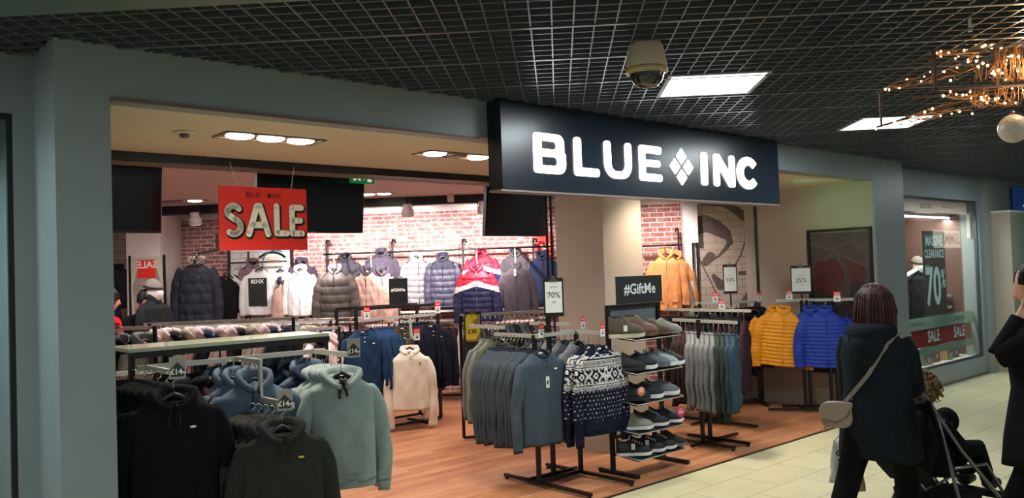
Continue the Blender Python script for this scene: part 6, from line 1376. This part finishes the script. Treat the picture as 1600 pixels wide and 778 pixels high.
for yb, zb in ((.02, .86), (.10, .70), (.20, .50), (.28, .40), (.42, .37), (.60, .40), (.66, .38)):
    Rr.append([(-.16, yb, zb), (0, yb - .015, zb - .03), (.16, yb, zb), (.165, yb + .02, zb + .015), (0, yb + .02, zb - .01), (-.165, yb + .02, zb + .015)])
m.rings(Rr); part('seat', m, M_fabk, st_)
m = MB(); m.rings([[(-.17, .0, .82), (.17, .0, .82), (.17, .12, .60), (-.17, .12, .60)], [(-.17, -.08, .70), (.17, -.08, .70), (.17, .0, .46), (-.17, .0, .46)], [(-.15, -.05, .50), (.15, -.05, .50), (.15, .1, .36), (-.15, .1, .36)]]); part('rear_bag', m, M_fabk, st_)
m = MB(); m.rings([[(-.16, .14, .30), (.16, .14, .30), (.16, .60, .26), (-.16, .60, .26)], [(-.15, .16, .20), (.15, .16, .20), (.15, .55, .18), (-.15, .55, .18)]]); part('basket', m, M_fabk, st_)
part('footrest', MB().box(-.17, .17, .72, .86, .19, .205), M_fabk, st_)
part('buckle', MB().box(-.16, -.10, .18, .20, .50, .53), M_card, st_)
# child in the stroller
ch = thing('person', 'small child with curly light brown hair seated in the stroller', 'person', (2.06, 5.15, 0), hs)
V = [(0, .33, .47), (0, .24, .60), (0, .20, .70), (0, .19, .765), (-.09, .21, .69), (-.13, .30, .58), (-.09, .40, .53), (.09, .21, .69), (.13, .30, .58), (.09, .40, .53), (-.06, .40, .46), (-.08, .58, .50), (-.08, .72, .29), (.06, .40, .46), (.08, .58, .50), (.08, .72, .29), (-.08, .80, .25), (.08, .80, .25)]
V = [Vector(v) for v in V]; E_ = [(0, 1), (1, 2), (2, 3), (2, 4), (4, 5), (5, 6), (2, 7), (7, 8), (8, 9), (0, 10), (10, 11), (11, 12), (0, 13), (13, 14), (14, 15), (12, 16), (15, 17)]; Rr = [.08, .08, .075, .04, .035, .03, .02, .035, .03, .02, .05, .04, .03, .05, .04, .03, .025, .025]
for wi, el, sd in ((6, 5, 1), (9, 8, -1)):
    n0 = len(V); dd = (V[wi] - V[el]).normalized(); hv = []; hand_edges(V, E_, Rr, wi, V[wi], dd, sd, (0, .2, -1), .6)
    for i_ in range(n0, len(V)): V[i_] = V[wi] + (V[i_] - V[wi])*.6; Rr[i_] = tuple(r*.65 for r in Rr[i_]) if isinstance(Rr[i_], tuple) else Rr[i_]*.65
me = skin_obj(V, E_, Rr); m = MB(); add_mesh(m, me); hc = Vector((.0, .20, .88)); head_mb(m, hc, 0, -.1, .82); part('body', m, SKIN, ch, recalc=False)
m = MB(); rnd = random.Random(5)
m.lathe([(.09*sin(pi*i/10), .095*cos(pi*i/10)) for i in range(9)], 18, M=Matrix.Translation(hc + Vector((0, -.018, .025))))
for q in range(150):
    a = rnd.uniform(0, 2*pi); e = rnd.uniform(-.5, 1.5); p = Vector((cos(a)*cos(e)*.09, sin(a)*cos(e)*.095 - .02, sin(e)*.10 + .02))
    if p.y > .05 and p.z < .05: continue
    m.tube([hc + p + Vector((.016*cos(t_)*cos(a + 1.5), .016*cos(t_)*sin(a + 1.5), .016*sin(t_))) + p.normalized()*.004*t_ for t_ in (0, 1.2, 2.4, 3.6, 4.8)], .005, 4)
part('hair', m, H_brn, ch)
m = MB(); m.tube([(0, .34, .40), (0, .28, .52), (0, .22, .64), (0, .20, .73), (0, .19, .77)], [.10, .115, .115, .09, .05], 16)
for s_ in (-1, 1): m.tube([(s_*.08, .21, .70), (s_*.125, .28, .60), (s_*.13, .33, .56), (s_*.095, .40, .53)], [.05, .045, .042, .034], 12)
part('jacket', m, M_coat2, ch)
m = MB()
for s_ in (-1, 1): m.tube([(s_*.05, .34, .45), (s_*.07, .50, .50), (s_*.08, .60, .50), (s_*.08, .70, .34), (s_*.08, .72, .28)], [.075, .062, .058, .045, .04], 12)
part('trousers', m, M_trs, ch)
for s_ in (-1, 1): part('shoe', MB().tube([(s_*.08, .70, .26), (s_*.08, .76, .245), (s_*.08, .84, .245), (s_*.08, .865, .245)], [.03, .036, .03, .012], 12), M_ink, ch)
m = MB(); m.lathe([(.075*sin(pi*i/10), .085*cos(pi*i/10)) for i in range(11)], 18); b_ = thing('soft_toy', 'dark round soft toy held in front of the seated child', 'toy', Vector((2.04, 5.135, 0)) + Matrix.Rotation(hs, 3, 'Z') @ Vector((.0, .44, .68))); part('ball', m, M_coat2, b_); part('tag', MB().box(-.005, .005, -.08, -.074, -.01, .01), M_dgrey, b_)

# man at the right edge, seen from his left side
o, J, k = person('person in a black knee-length coat cut by the right edge, hand raised to the face', 2.385, 4.22, rad(62), 1.64, (-.05, .12, 1.46), (.22, .04, .86), (-.09, .10, .09), (.09, -.28, .12), lean=.01, head=(.15, -.25), head_off=(0, .02))
coat(o, J, k, M_coat2, 1.40, .68, 1.08, 1.55)
trousers(o, J, k, M_trs)
hair(o, J['hc'] + Vector((0, -.01, .01)), k, H_blk, .092, .108, .125, .10, yaw=.15, flare=.95, front=.2)
m = MB(); m.tube([(.075*cos(rad(t)), .01 + .075*sin(rad(t)), 1.385 + .01*sin(rad(t))) for t in range(0, 361, 30)], .032, 10, cap=False); part('scarf', m, mat('tan_scarf', (176, 148, 122), rough=.9, bump=.5), o)

# people inside the shop
M_redsw = fab('red_sweater', (196, 20, 30)); 
o, J, k = person('person in a red sweater behind the grey pillar at the left', -4.62, 8.3, rad(-40), 1.66, (-.16, .25, 1.0), (.18, .28, 1.0), (-.1, 0, .09), (.1, .02, .09), head=(-.3, -.2))
coat(o, J, k, M_redsw, 1.41, .90, 1.0, 1.0, name='sweater', sr=.055); trousers(o, J, k, M_trs); hair(o, J['hc'], k, H_blk, .09, .105, .125, .09, yaw=-.3, flare=.95)
o, J, k = person('person bending over a rail in a dark jacket beside the framed mirror', -5.02, 9.65, rad(-125), 1.62, (-.15, .38, .95), (.17, .40, .95), (-.1, 0, .09), (.1, .02, .09), lean=.16, head=(.2, -.5), head_off=(0, .05))
coat(o, J, k, M_coat2, 1.38, .80, 1.05, 1.1, name='jacket'); trousers(o, J, k, M_trs); hair(o, J['hc'] + Vector((0, -.005, .01)), k, H_blk, .085, .10, .122, .04, yaw=.2, flare=.95)
